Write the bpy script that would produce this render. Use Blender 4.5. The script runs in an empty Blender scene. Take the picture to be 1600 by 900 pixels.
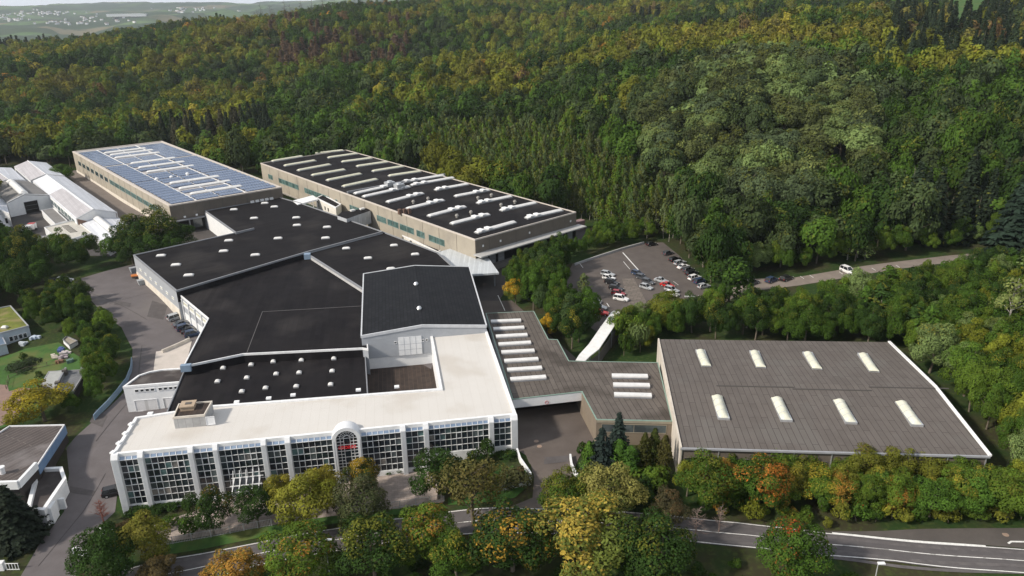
import bpy, math, random
import numpy as np
from mathutils import Vector, Matrix
from mathutils.geometry import delaunay_2d_cdt, tessellate_polygon
S = bpy.context.scene
COL = S.collection
R = math.radians
random.seed(7); RNG = np.random.default_rng(7)

# ------------------------------------------------------------------ camera, sky, sun, exposure
CAM_H = 78.0; FPX = 1150.0; PITCH = R(21); ROLL = R(-1)
cam = bpy.data.cameras.new('camera'); cam_o = bpy.data.objects.new('camera', cam); COL.objects.link(cam_o)
cam.sensor_width = 36; cam.lens = 36 * FPX / 1600; cam.clip_end = 30000; cam.clip_start = 0.5
cam_o.location = (0, 0, CAM_H)
cam_o.matrix_world = Matrix.Translation((0, 0, CAM_H)) @ Matrix.Rotation(math.pi/2 - PITCH, 4, 'X') @ Matrix.Rotation(ROLL, 4, 'Z')
S.camera = cam_o
SUN_AZ = math.atan2(-0.88, -0.40)       # direction towards the sun, measured from +Y clockwise
SUN_EL = R(36)
W = bpy.data.worlds.new('World'); S.world = W; W.use_nodes = True
nt = W.node_tree; nt.nodes.clear()
sky = nt.nodes.new('ShaderNodeTexSky'); sky.sky_type = 'NISHITA'; sky.sun_disc = False
sky.sun_elevation = SUN_EL; sky.sun_rotation = SUN_AZ; sky.air_density = 1.0; sky.dust_density = 1.2; sky.ozone_density = 1.0
bg = nt.nodes.new('ShaderNodeBackground'); bg.inputs['Strength'].default_value = 0.046
wo = nt.nodes.new('ShaderNodeOutputWorld')
# thin bright cloud over the blue sky
tco = nt.nodes.new('ShaderNodeTexCoord'); cmap = nt.nodes.new('ShaderNodeMapping'); cmap.inputs['Scale'].default_value = (1, 1, 3.5)
cno = nt.nodes.new('ShaderNodeTexNoise'); cno.inputs['Scale'].default_value = 2.2; cno.inputs['Detail'].default_value = 7
cmr = nt.nodes.new('ShaderNodeMapRange'); cmr.inputs[1].default_value = .35; cmr.inputs[2].default_value = .6; cmr.inputs[3].default_value = .1; cmr.inputs[4].default_value = .8
cmx = nt.nodes.new('ShaderNodeMix'); cmx.data_type = 'RGBA'; cmx.inputs[7].default_value = (18, 18.6, 19.6, 1)
nt.links.new(tco.outputs['Generated'], cmap.inputs[0]); nt.links.new(cmap.outputs[0], cno.inputs['Vector']); nt.links.new(cno.outputs['Fac'], cmr.inputs[0])
csep = nt.nodes.new('ShaderNodeSeparateXYZ'); nt.links.new(tco.outputs['Generated'], csep.inputs[0])
chz = nt.nodes.new('ShaderNodeMapRange'); chz.inputs[1].default_value = .0; chz.inputs[2].default_value = .45; chz.inputs[3].default_value = 1.0; chz.inputs[4].default_value = .0
nt.links.new(csep.outputs['Z'], chz.inputs[0]); cmax = nt.nodes.new('ShaderNodeMath'); cmax.operation = 'MAXIMUM'
nt.links.new(cmr.outputs[0], cmax.inputs[0]); nt.links.new(chz.outputs[0], cmax.inputs[1]); nt.links.new(cmax.outputs[0], cmx.inputs[0]); nt.links.new(sky.outputs[0], cmx.inputs[6])
nt.links.new(cmx.outputs[2], bg.inputs[0]); nt.links.new(bg.outputs[0], wo.inputs[0])
sun = bpy.data.lights.new('sun', 'SUN'); sun.energy = 3.6; sun.angle = R(4); sun.color = (1, 0.91, 0.79)
so = bpy.data.objects.new('sun', sun); COL.objects.link(so)
sd = Vector((math.sin(SUN_AZ)*math.cos(SUN_EL), math.cos(SUN_AZ)*math.cos(SUN_EL), math.sin(SUN_EL)))
so.rotation_euler = sd.to_track_quat('Z', 'Y').to_euler(); so.location = (-200, 100, 300)
S.view_settings.view_transform = 'Standard'; S.view_settings.look = 'None'
S.view_settings.exposure = 0.46; S.view_settings.gamma = 1
S.cycles.max_bounces = 5; S.cycles.diffuse_bounces = 3; S.cycles.glossy_bounces = 2
S.cycles.transmission_bounces = 3; S.cycles.volume_bounces = 0; S.cycles.transparent_max_bounces = 4

# ------------------------------------------------------------------ where things stand
def ray(px, py):
    x = px-800; y = 450-py
    c, s = math.cos(ROLL), math.sin(ROLL); x, y = c*x - s*y, s*x + c*y
    return np.array([x, FPX*math.cos(PITCH)+y*math.sin(PITCH), -FPX*math.sin(PITCH)+y*math.cos(PITCH)])
def G(px, py, z):
    r = ray(px, py); P = r*((z-CAM_H)/r[2]); return (float(P[0]), float(P[1]), float(z))
def project(x, y, z):
    X, Y, Z = x, y, z-CAM_H
    f = Y*math.cos(PITCH)-Z*math.sin(PITCH); u = Y*math.sin(PITCH)+Z*math.cos(PITCH)
    a = FPX*X/f; b = FPX*u/f
    c, s = math.cos(-ROLL), math.sin(-ROLL); a, b = c*a - s*b, s*a + c*b
    return 800+a, 450-b

CP = np.array([(-65,101,0),(-42,106,.9),(-20,109.6,1.8),(0,112,4.5),(15,112,5),(27,100,5),(45,100,5),(75,99,5.2),
 (-55,90,-.4),(-19,95,.3),(5,94,2.4),(30,94,3.8),(74,84,4.4),(-73,89,-.3),(-78,131,2.4),(-95,125,1),(-110,140,1),(-90,150,3.6),(-105,190,5.2),
 (-120,223,6),(-135,185,3.5),(-130,150,1),(-60,75,-1),(0,75,1),(60,70,3),(120,90,8),(-5,125,4.8),(0,150,5),(10,140,5),(-40,160,5),(-60,140,4),(-50,200,6),
 (-10,200,6),(0,235,6),(-130,260,6),(-200,330,6),(-230,380,6),(-60,300,6),(30,240,6.5),(22,175,7),(40,190,7),(50,225,7),(62,200,7.2),
 (48,243,7),(20,150,6),(60,155,6.5),(90,160,8),(105,210,9),(120,150,12),(150,120,14),(85,230,14),(-170,220,4),(-250,300,3),(-180,140,0),(-120,90,-1)], float)
AZ = np.radians([-180,-60,-40,-30,-20,-10,0,10,20,30,40,60,180])
RR = np.array([0,250,330,450,600,750,950,1150,1400,2000,3000,4500,6500,9000,14000.])
TB = np.array([
 [4,4,4,5,6,6,6,7,9,12,14,14,8],[4,4,4,5,6,6,6,7,10,14,16,16,8],[4,4,3,5,6,6,8,14,23,28,30,30,8],[0,0,2,5,6,8,15,26,36,40,40,40,8],
 [0,0,0,2,3,9,22,36,46,50,48,48,8],[0,0,5,9,14,22,26,44,56,60,60,60,10],[0,10,20,28,42,52,58,64,74,78,78,78,20],[0,10,27,38,54,68,74,80,86,88,88,88,20],
 [-30,-30,-25,-15,20,62,78,84,90,92,92,92,20],[-60,-60,-60,-52,-15,40,66,80,90,95,95,95,20],[-70,-70,-62,-55,-40,0,60,80,90,95,95,95,20],
 [-20,-20,-25,-15,-5,20,60,80,90,90,90,90,20],[50,50,55,80,95,110,110,110,110,110,110,110,30],[90,90,96,130,160,180,180,150,150,150,150,150,30],[90,90,95,120,140,160,160,150,150,150,150,150,30]], float)
BUMPS = [(18,365,13,60),(28,340,-9,45),(2,470,-7,55),(11,560,9,80),(-9,600,15,95),(-5,730,-12,90),(-20,700,-8,110),(-28,830,10,120),(25,600,10,90),(22,760,-10,80),(-12,900,9,110)]
def vnoise(x, y, s, seed=0):
    x = x/s+seed*17.3; y = y/s+seed*9.1
    xi = np.floor(x); yi = np.floor(y); fx = x-xi; fy = y-yi
    fx = fx*fx*(3-2*fx); fy = fy*fy*(3-2*fy)
    def h(a, b):
        v = np.sin(a*127.1+b*311.7+seed*5.7)*43758.5453; return v-np.floor(v)
    return (h(xi,yi)*(1-fx)+h(xi+1,yi)*fx)*(1-fy)+(h(xi,yi+1)*(1-fx)+h(xi+1,yi+1)*fx)*fy
def terr(x, y):
    x = np.atleast_1d(np.asarray(x, float)); y = np.atleast_1d(np.asarray(y, float)); sh = x.shape
    x = x.ravel(); y = y.ravel()
    d2 = (x[:,None]-CP[None,:,0])**2+(y[:,None]-CP[None,:,1])**2
    w = 1/(d2+60.)**1.7; near = (w*CP[None,:,2]).sum(1)/w.sum(1)
    r = np.hypot(x, y); a = np.arctan2(x, y)
    ai = np.clip(np.searchsorted(AZ, a)-1, 0, len(AZ)-2); fa = (a-AZ[ai])/(AZ[ai+1]-AZ[ai]); fa = fa*fa*(3-2*fa)
    ri = np.clip(np.searchsorted(RR, r)-1, 0, len(RR)-2); fr = np.clip((r-RR[ri])/(RR[ri+1]-RR[ri]), 0, 1)
    far = (TB[ri,ai]*(1-fa)+TB[ri,ai+1]*fa)*(1-fr)+(TB[ri+1,ai]*(1-fa)+TB[ri+1,ai+1]*fa)*fr
    amp = np.clip((r-480)/300, 0, 1)*9 + np.clip((r-2500)/2000, 0, 1)*45
    far = far + amp*(vnoise(x, y, 190)-.5) + np.clip((r-2500)/2000, 0, 1)*70*(vnoise(x, y, 1100, 3)-.5)
    for ga, gr, gh, gw in BUMPS:
        dx = x-gr*math.sin(R(ga)); dy = y-gr*math.cos(R(ga)); far = far+gh*np.exp(-(dx*dx+dy*dy)/(gw*gw))
    t = np.clip((r-235)/75, 0, 1); left = np.clip((-a-R(8))/R(6), 0, 1)
    t = t*(1-left)+np.clip((r-430)/90, 0, 1)*left
    t = t*t*(3-2*t)
    return (near*(1-t)+far*t).reshape(sh)
def tz(x, y): return float(terr(x, y)[0])
def GT(px, py, h=0.0):
    z = 5.0
    for _ in range(14):
        P = G(px, py, min(z+h, CAM_H-1.5)); z = .5*z+.5*tz(P[0], P[1])
    return (P[0], P[1], tz(P[0], P[1]))

# ------------------------------------------------------------------ materials
MATS = {}
def lin(c): return tuple(c)+(1,)
def mat(name, c, rough=.8, c2=None, scale=1.0, detail=4, bump=0, metal=0, spec=.3, lines=None, c3=None, s3=.05, coat=0, contrast=(.35,.65), var=.13):
    """c..c2 mixed by noise; lines=(angle, spacing, rowlen, colour, width): sheets laid side by side"""
    if name in MATS: return MATS[name]
    m = bpy.data.materials.new(name); m.use_nodes = True; n = m.node_tree; L = n.links
    b = n.nodes['Principled BSDF']; b.inputs['Roughness'].default_value = rough; b.inputs['Metallic'].default_value = metal
    b.inputs['Specular IOR Level'].default_value = spec
    if coat: b.inputs['Coat Weight'].default_value = coat; b.inputs['Coat Roughness'].default_value = .2
    geo = n.nodes.new('ShaderNodeNewGeometry'); pos = geo.outputs['Position']
    no = n.nodes.new('ShaderNodeTexNoise'); no.inputs['Scale'].default_value = scale; no.inputs['Detail'].default_value = detail; no.inputs['Roughness'].default_value = .62
    L.new(pos, no.inputs['Vector'])
    mr = n.nodes.new('ShaderNodeMapRange'); mr.inputs[1].default_value = contrast[0]; mr.inputs[2].default_value = contrast[1]
    L.new(no.outputs['Fac'], mr.inputs[0])
    mx = n.nodes.new('ShaderNodeMix'); mx.data_type = 'RGBA'; L.new(mr.outputs[0], mx.inputs[0])
    mx.inputs[6].default_value = lin(c); mx.inputs[7].default_value = lin(c2 or tuple(v*.85 for v in c)); out = mx.outputs[2]
    if c3:
        n3 = n.nodes.new('ShaderNodeTexNoise'); n3.inputs['Scale'].default_value = s3; n3.inputs['Detail'].default_value = 6; L.new(pos, n3.inputs['Vector'])
        r3 = n.nodes.new('ShaderNodeMapRange'); r3.inputs[1].default_value = .52; r3.inputs[2].default_value = .66; L.new(n3.outputs['Fac'], r3.inputs[0])
        m3 = n.nodes.new('ShaderNodeMix'); m3.data_type = 'RGBA'; L.new(r3.outputs[0], m3.inputs[0]); L.new(out, m3.inputs[6]); m3.inputs[7].default_value = lin(c3); out = m3.outputs[2]
    if lines:
        ang, sp, rl, lc, wd = lines
        vr = n.nodes.new('ShaderNodeVectorRotate'); vr.rotation_type = 'Z_AXIS'; vr.inputs['Angle'].default_value = -ang; L.new(pos, vr.inputs['Vector'])
        br = n.nodes.new('ShaderNodeTexBrick'); L.new(vr.outputs[0], br.inputs['Vector'])
        br.inputs['Scale'].default_value = 1; br.inputs['Mortar Size'].default_value = wd; br.inputs['Mortar Smooth'].default_value = .3
        br.inputs['Brick Width'].default_value = rl; br.inputs['Row Height'].default_value = sp; br.offset = .43; br.offset_frequency = 2
        br.inputs['Color1'].default_value = (1-var,1-var,1-var,1); br.inputs['Color2'].default_value = (1+var*.9,1+var*.9,1+var*.9,1); br.inputs['Mortar'].default_value = (1,1,1,1)
        mu = n.nodes.new('ShaderNodeMix'); mu.data_type = 'RGBA'; mu.blend_type = 'MULTIPLY'; mu.inputs[0].default_value = 1
        L.new(out, mu.inputs[6]); L.new(br.outputs['Color'], mu.inputs[7])
        m4 = n.nodes.new('ShaderNodeMix'); m4.data_type = 'RGBA'; L.new(br.outputs['Fac'], m4.inputs[0]); L.new(mu.outputs[2], m4.inputs[6]); m4.inputs[7].default_value = lin(lc); out = m4.outputs[2]
    L.new(out, b.inputs['Base Color'])
    if bump:
        bp = n.nodes.new('ShaderNodeBump'); bp.inputs['Strength'].default_value = bump; bp.inputs['Distance'].default_value = .1
        L.new(no.outputs['Fac'], bp.inputs['Height']); L.new(bp.outputs[0], b.inputs['Normal'])
    MATS[name] = m; return m
def glass_mat(name, c, c2, rough=.06, scale=.25):
    m = mat(name, c, rough, c2, scale, 3, spec=.8, contrast=(.42,.58)); return m

def foliage_mat(name, transl=.25):
    m = bpy.data.materials.new(name); m.use_nodes = True; n = m.node_tree; L = n.links; b = n.nodes['Principled BSDF']
    t = n.nodes.new('ShaderNodeAttribute'); t.attribute_type = 'INSTANCER'; t.attribute_name = 'tint'
    a = n.nodes.new('ShaderNodeAttribute'); a.attribute_type = 'INSTANCER'; a.attribute_name = 'accent'
    v = n.nodes.new('ShaderNodeAttribute'); v.attribute_type = 'GEOMETRY'; v.attribute_name = 'vary'
    sp = n.nodes.new('ShaderNodeSeparateColor'); L.new(v.outputs['Color'], sp.inputs[0])   # r: leaf brightness, g: clump id value, b: clump 2
    # accent share = accent alpha ; clump value below share -> accent colour
    cmpn = n.nodes.new('ShaderNodeMath'); cmpn.operation = 'SUBTRACT'; L.new(a.outputs['Alpha'], cmpn.inputs[0]); L.new(sp.outputs[1], cmpn.inputs[1])
    mr = n.nodes.new('ShaderNodeMapRange'); mr.inputs[1].default_value = -.08; mr.inputs[2].default_value = .1; L.new(cmpn.outputs[0], mr.inputs[0])
    mx = n.nodes.new('ShaderNodeMix'); mx.data_type = 'RGBA'; L.new(mr.outputs[0], mx.inputs[0]); L.new(t.outputs['Color'], mx.inputs[6]); L.new(a.outputs['Color'], mx.inputs[7])
    sc = n.nodes.new('ShaderNodeVectorMath'); sc.operation = 'SCALE'; L.new(mx.outputs[2], sc.inputs[0]); L.new(sp.outputs[0], sc.inputs['Scale'])
    L.new(sc.outputs[0], b.inputs['Base Color']); b.inputs['Roughness'].default_value = .75; b.inputs['Specular IOR Level'].default_value = .08
    tr = n.nodes.new('ShaderNodeBsdfTranslucent'); sc2 = n.nodes.new('ShaderNodeVectorMath'); sc2.operation = 'MULTIPLY'; sc2.inputs[1].default_value = (1.3, 1.2, .5)
    L.new(sc.outputs[0], sc2.inputs[0]); L.new(sc2.outputs[0], tr.inputs['Color'])
    ms = n.nodes.new('ShaderNodeMixShader'); ms.inputs[0].default_value = transl
    L.new(b.outputs[0], ms.inputs[1]); L.new(tr.outputs[0], ms.inputs[2]); L.new(ms.outputs[0], n.nodes['Material Output'].inputs['Surface'])
    return m
FOL = foliage_mat('foliage')
BARK = mat('bark', (.10,.08,.06), .95, (.16,.14,.11), 3, bump=.5)
BARKW = mat('pale_bark', (.42,.40,.36), .9, (.16,.14,.12), 2.5, bump=.3)

# ------------------------------------------------------------------ mesh building
class MB:
    def __init__(s): s.v = []; s.f = []; s.m = []
    def face(s, pts, mi=0):
        k = len(s.v); s.v += [tuple(p) for p in pts]; s.f.append(tuple(range(k, k+len(pts)))); s.m.append(mi)
    def poly(s, pts, mi=0):                 # possibly concave
        k = len(s.v); s.v += [tuple(p) for p in pts]
        P = [Vector(p) for p in pts]
        for t in tessellate_polygon([P]):
            a, b, c = P[t[0]], P[t[1]], P[t[2]]
            if (b-a).cross(c-a).z < 0: t = (t[0], t[2], t[1])
            s.f.append(tuple(k+i for i in t)); s.m.append(mi)
    def hexa(s, b, t, mi=0):                # 4 bottom, 4 top points (ccw)
        k = len(s.v); s.v += [tuple(p) for p in b]+[tuple(p) for p in t]
        for q in ((3,2,1,0),(4,5,6,7),(0,1,5,4),(1,2,6,5),(2,3,7,6),(3,0,4,7)):
            s.f.append(tuple(k+i for i in q)); s.m.append(mi)
    def box(s, c, d, ang=0, mi=0):
        cx, cy, cz = c; hx, hy, hz = d[0]/2, d[1]/2, d[2]/2; ca, sa = math.cos(ang), math.sin(ang)
        q = [(cx+x*ca-y*sa, cy+x*sa+y*ca) for x, y in ((-hx,-hy),(hx,-hy),(hx,hy),(-hx,hy))]
        s.hexa([(x,y,cz-hz) for x,y in q], [(x,y,cz+hz) for x,y in q], mi)
    def bar(s, p, q, w, h=None, mi=0):      # beam between two points, w wide, h high
        p = Vector(p); q = Vector(q); d = (q-p).normalized(); h = h or w
        up = Vector((0,0,1)) if abs(d.z) < .95 else Vector((0,1,0))
        a = d.cross(up).normalized()*w/2; u = a.normalized().cross(d)*h/2
        s.hexa([p-a-u, p+a-u, q+a-u, q-a-u], [p-a+u, p+a+u, q+a+u, q-a+u], mi)
    def tube(s, p, q, r0, r1=None, n=8, mi=0, cap=True):
        p = Vector(p); q = Vector(q); r1 = r0 if r1 is None else r1; d = (q-p).normalized()
        up = Vector((0,0,1)) if abs(d.z) < .95 else Vector((0,1,0))
        a = d.cross(up).normalized(); b = a.cross(d); k = len(s.v)
        for c, r in ((p, r0), (q, r1)):
            for i in range(n):
                t = 2*math.pi*i/n; s.v.append(tuple(c+a*r*math.cos(t)+b*r*math.sin(t)))
        for i in range(n):
            j = (i+1)%n; s.f.append((k+j, k+i, k+n+i, k+n+j)); s.m.append(mi)
        if cap: s.f.append(tuple(k+i for i in range(n))); s.m.append(mi); s.f.append(tuple(k+n+i for i in reversed(range(n)))); s.m.append(mi)
    def prism(s, poly, z0, z1, mi=0, top=True, mtop=None, bottom=False):
        n = len(poly); zt = z1 if hasattr(z1, '__len__') else [z1]*n
        zb = z0 if hasattr(z0, '__len__') else [z0]*n
        for i in range(n):
            j = (i+1)%n; a, b = poly[i], poly[j]
            s.face([(a[0],a[1],zb[i]),(b[0],b[1],zb[j]),(b[0],b[1],zt[j]),(a[0],a[1],zt[i])], mi)
        if top: s.poly([(p[0],p[1],zt[i]) for i, p in enumerate(poly)], mi if mtop is None else mtop)
        if bottom: s.poly([(p[0],p[1],zb[i]) for i, p in enumerate(poly)], mi)
    def build(s, name, mats, parent=None, loc=(0,0,0), smooth=False):
        me = bpy.data.meshes.new(name); off = Vector(loc)
        if parent is not None:
            p = parent
            while p is not None: off = off+p.location; p = p.parent
        v = np.array(s.v, float)-np.array(off)
        me.from_pydata(v.tolist(), [], s.f)
        if not isinstance(mats, (list, tuple)): mats = [mats]
        for m in mats: me.materials.append(m)
        me.polygons.foreach_set('material_index', s.m)
        if smooth: me.polygons.foreach_set('use_smooth', [True]*len(s.f))
        me.update(); o = bpy.data.objects.new(name, me); COL.objects.link(o); o.location = loc
        if parent is not None: o.parent = parent
        return o
def tag(o, label=None, cat=None, group=None, kind=None):
    if label: o['label'] = label
    if cat: o['category'] = cat
    if group: o['group'] = group
    if kind: o['kind'] = kind
    return o
def empty(name, loc, label=None, cat=None, group=None):
    o = bpy.data.objects.new(name, None); o.empty_display_size = .5; COL.objects.link(o); o.location = loc
    return tag(o, label, cat, group)
def copy_thing(root, loc, rz=0, scale=None):
    r = root.copy(); COL.objects.link(r); r.location = loc; r.rotation_euler = (0,0,rz)
    if scale is not None: r.scale = scale
    for ch in root.children:
        c = ch.copy(); COL.objects.link(c); c.parent = r
        for g in ch.children:
            d = g.copy(); COL.objects.link(d); d.parent = c
    return r
def ccw(p):
    a = sum(p[i][0]*p[(i+1)%len(p)][1]-p[(i+1)%len(p)][0]*p[i][1] for i in range(len(p)))
    return list(p) if a > 0 else list(p)[::-1]
def inset(poly, d):                          # ccw polygon, d>0 inwards
    n = len(poly); out = []
    for i in range(n):
        p0, p1, p2 = (Vector(poly[i-1][:2]), Vector(poly[i][:2]), Vector(poly[(i+1)%n][:2]))
        a = (p1-p0).normalized(); b = (p2-p1).normalized(); na = Vector((-a.y,a.x)); nb = Vector((-b.y,b.x))
        k = na+nb; k = k/max(k.length_squared*.5, .25); q = p1+k*d
        out.append((q.x, q.y))
    return out
def ringmesh(mb, outer, inner, z0, z1, mi=0):
    n = len(outer)
    for i in range(n):
        j = (i+1)%n; a, b, c, d = outer[i], outer[j], inner[j], inner[i]
        mb.face([(*a,z1),(*b,z1),(*c,z1),(*d,z1)], mi); mb.face([(*a,z0),(*b,z0),(*b,z1),(*a,z1)], mi)
        mb.face([(*c,z0),(*d,z0),(*d,z1),(*c,z1)], mi); mb.face([(*d,z0),(*c,z0),(*b,z0),(*a,z0)], mi)
def centre(poly): return (sum(p[0] for p in poly)/len(poly), sum(p[1] for p in poly)/len(poly))
def flat_building(name, label, poly, z, base, mwall, mroof, mrim, cat='building', rim=.35, rimh=.45, drop=.25, over=.05, root=None):
    poly = ccw([p[:2] for p in poly]); c = centre(poly)
    root = root or empty(name, (c[0], c[1], base), label, cat)
    w = MB(); w.prism(poly, base-1.0, z-rimh+.05, top=False); w.build('wall', mwall, root)
    r = MB(); ins = inset(poly, .12); r.poly([(x,y,z-drop) for x,y in ins]); r.build('roof', mroof, root)
    p = MB(); ringmesh(p, inset(poly, -over), inset(poly, rim), z-rimh, z); p.build('parapet', mrim, root)
    return root

# local frame on a wall: origin a, direction to b, outward normal
def frame(a, b, inside):
    a = Vector((a[0],a[1],0)); b = Vector((b[0],b[1],0)); d = (b-a); L = d.length; d.normalize(); n = Vector((d.y,-d.x,0))
    if n.dot(Vector((inside[0],inside[1],0))-a) > 0: n = -n
    return a, d, n, L
def wpt(F, u, z, o=0): a, d, n, L = F; p = a+d*u+n*o; return (p.x, p.y, z)
def wbox(mb, F, u0, u1, z0, z1, o0, o1, mi=0):
    a, b, c, e = wpt(F,u0,0,o0), wpt(F,u1,0,o0), wpt(F,u1,0,o1), wpt(F,u0,0,o1)
    q = ccw([a[:2], b[:2], c[:2], e[:2]])
    mb.hexa([(x,y,z0) for x,y in q], [(x,y,z1) for x,y in q], mi)
def window(F, u0, u1, z0, z1, parent, nx=1, nz=1, fm=None, gm=None, fw=.08, name='window'):
    f = MB()
    for u in (u0, u1-fw): wbox(f, F, u, u+fw, z0, z1, .0, .10)
    for z in (z0, z1-fw): wbox(f, F, u0+fw, u1-fw, z, z+fw, .0, .098)
    for i in range(1, nx): u = u0+(u1-u0)*i/nx; wbox(f, F, u-fw/2, u+fw/2, z0+fw, z1-fw, .02, .09)
    for i in range(1, nz): z = z0+(z1-z0)*i/nz; wbox(f, F, u0+fw, u1-fw, z-fw/2, z+fw/2, .02, .087)
    o = f.build(name, fm, parent)
    g = MB(); g.face([wpt(F,u0+.02,z0+.02,.03), wpt(F,u1-.02,z0+.02,.03), wpt(F,u1-.02,z1-.02,.03), wpt(F,u0+.02,z1-.02,.03)])
    g.build('pane', gm, o); return o
def drape(name, pts, mtl, off=.06, step=3.0, parent=None, thick=False):
    """a paved area laid on the terrain"""
    pts = ccw([p[:2] for p in pts]); B = []
    for i in range(len(pts)):
        a, b = pts[i], pts[(i+1)%len(pts)]; n = max(1, int(math.hypot(b[0]-a[0], b[1]-a[1])/step))
        B += [(a[0]+(b[0]-a[0])*k/n, a[1]+(b[1]-a[1])*k/n) for k in range(n)]
    P = np.array(B); x0, y0 = P.min(0); x1, y1 = P.max(0)
    gx, gy = np.meshgrid(np.arange(x0, x1, step), np.arange(y0, y1, step)); q = np.stack([gx.ravel(), gy.ravel()], 1)
    q = q[inside_mask(q, pts)]
    allp = [Vector(p) for p in B]+[Vector(p) for p in q]
    v, e, f, *_ = delaunay_2d_cdt(allp, [(i, (i+1)%len(B)) for i in range(len(B))], [tuple(range(len(B)))], 1, 1e-4)
    v = np.array([tuple(p) for p in v]); z = terr(v[:,0], v[:,1])+off
    mb = MB(); mb.v = [(a[0], a[1], c) for a, c in zip(v, z)]
    for t in f:
        a, b, c = (v[i] for i in t[:3]); t = tuple(t)
        if (b[0]-a[0])*(c[1]-a[1])-(b[1]-a[1])*(c[0]-a[0]) < 0: t = t[::-1]
        mb.f.append(t); mb.m.append(0)
    if thick:
        zb = terr(np.array(B)[:,0], np.array(B)[:,1])
        for i in range(len(B)):
            j = (i+1)%len(B); mb.face([(*B[i], zb[i]-.2), (*B[j], zb[j]-.2), (*B[j], zb[j]+off), (*B[i], zb[i]+off)])
    return mb.build(name, mtl, parent)
def inside_mask(q, poly):
    x, y = q[:,0], q[:,1]; r = np.zeros(len(q), bool); n = len(poly); j = n-1
    for i in range(n):
        xi, yi = poly[i][:2]; xj, yj = poly[j][:2]
        c = ((yi > y) != (yj > y)) & (x < (xj-xi)*(y-yi)/((yj-yi) or 1e-9)+xi); r ^= c; j = i
    return r
def PX(lst, z): return [G(x, y, z)[:2] for x, y in lst]
def PT(lst): return [GT(x, y)[:2] for x, y in lst]
def strip(name, line, width, mtl, off=.07, parent=None, smoothn=0):
    """painted line / path along world points"""
    P = [Vector(p[:2]) for p in line]; D = []
    for a, b in zip(P[:-1], P[1:]):
        n = max(1, int((b-a).length/2.5)); D += [a+(b-a)*k/n for k in range(n)]
    D.append(P[-1]); mb = MB(); prev = None
    for i, p in enumerate(D):
        t = (D[min(i+1, len(D)-1)]-D[max(i-1, 0)]).normalized(); n = Vector((-t.y, t.x))*width/2
        a, b = p+n, p-n; q = ((a.x,a.y,tz(a.x,a.y)+off), (b.x,b.y,tz(b.x,b.y)+off))
        if prev: mb.face([prev[1], q[1], q[0], prev[0]])
        prev = q
    return mb.build(name, mtl, parent)

# ------------------------------------------------------------------ ground
def ground_material():
    m = bpy.data.materials.new('ground_cover'); m.use_nodes = True; n = m.node_tree; L = n.links; b = n.nodes['Principled BSDF']; b.inputs['Roughness'].default_value = .95; b.inputs['Specular IOR Level'].default_value = .1
    geo = n.nodes.new('ShaderNodeNewGeometry'); pos = geo.outputs['Position']
    def noise(sc, d, lo, hi):
        a = n.nodes.new('ShaderNodeTexNoise'); a.inputs['Scale'].default_value = sc; a.inputs['Detail'].default_value = d; L.new(pos, a.inputs['Vector'])
        r = n.nodes.new('ShaderNodeMapRange'); r.inputs[1].default_value = lo; r.inputs[2].default_value = hi; L.new(a.outputs['Fac'], r.inputs[0]); return r.outputs[0]
    def mix(f, a, c):
        x = n.nodes.new('ShaderNodeMix'); x.data_type = 'RGBA'; L.new(f, x.inputs[0])
        for i, v in ((6, a), (7, c)):
            if isinstance(v, tuple): x.inputs[i].default_value = lin(v)
            else: L.new(v, x.inputs[i])
        return x.outputs[2]
    near = mix(noise(.12, 6, .42, .6), (.022,.045,.012), (.04,.038,.02)); near = mix(noise(1.4, 5, .5, .75), near, (.055,.07,.02))
    vo = n.nodes.new('ShaderNodeTexVoronoi'); vo.inputs['Scale'].default_value = .0042; vo.inputs['Randomness'].default_value = .9; L.new(pos, vo.inputs['Vector'])
    cr = n.nodes.new('ShaderNodeValToRGB'); cr.color_ramp.interpolation = 'CONSTANT'; L.new(vo.outputs['Color'], cr.inputs[0])
    e = cr.color_ramp.elements; e[0].position = 0; e[0].color = (.07,.13,.035,1); e[1].position = .3; e[1].color = (.03,.055,.02,1)
    for p, c in ((.52,(.10,.16,.05,1)),(.66,(.16,.14,.08,1)),(.75,(.035,.06,.02,1)),(.9,(.12,.17,.06,1))): q = e.new(p); q.color = c
    far = mix(noise(.0018, 5, .45, .58), cr.outputs[0], (.03,.055,.02)); far = mix(noise(.02, 4, .55, .7), far, (.03,.05,.02))
    ln = n.nodes.new('ShaderNodeVectorMath'); ln.operation = 'LENGTH'; L.new(pos, ln.inputs[0])
    fr = n.nodes.new('ShaderNodeMapRange'); fr.inputs[1].default_value = 1400; fr.inputs[2].default_value = 1700; L.new(ln.outputs['Value'], fr.inputs[0])
    L.new(mix(fr.outputs[0], near, far), b.inputs['Base Color']); return m
def build_terrain():
    az = np.radians(np.concatenate([np.arange(-180,-50,5), np.arange(-50,50,.5), np.arange(50,181,5)]))
    r = [2., 15., 30., 45.]
    while r[-1] < 13500: r.append(r[-1]*1.0125)
    r = np.array(r); A, Rr = np.meshgrid(az, r); X = Rr*np.sin(A); Y = Rr*np.cos(A); Z = terr(X, Y)
    me = bpy.data.meshes.new('ground'); na = len(az); nr = len(r)
    v = np.stack([X, Y, Z], -1).reshape(-1, 3); i = np.arange(nr-1)[:,None]*na+np.arange(na-1)[None]
    f = np.stack([i, i+na, i+na+1, i+1], -1).reshape(-1, 4)[:, ::-1]
    me.from_pydata(v.tolist(), [], f.tolist()); me.materials.append(ground_material())
    o = bpy.data.objects.new('ground', me); COL.objects.link(o); tag(o, kind='structure')
    if me.polygons[na*40].normal.z < 0: me.flip_normals()
    me.polygons.foreach_set('use_smooth', [True]*len(f))
build_terrain()

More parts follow.
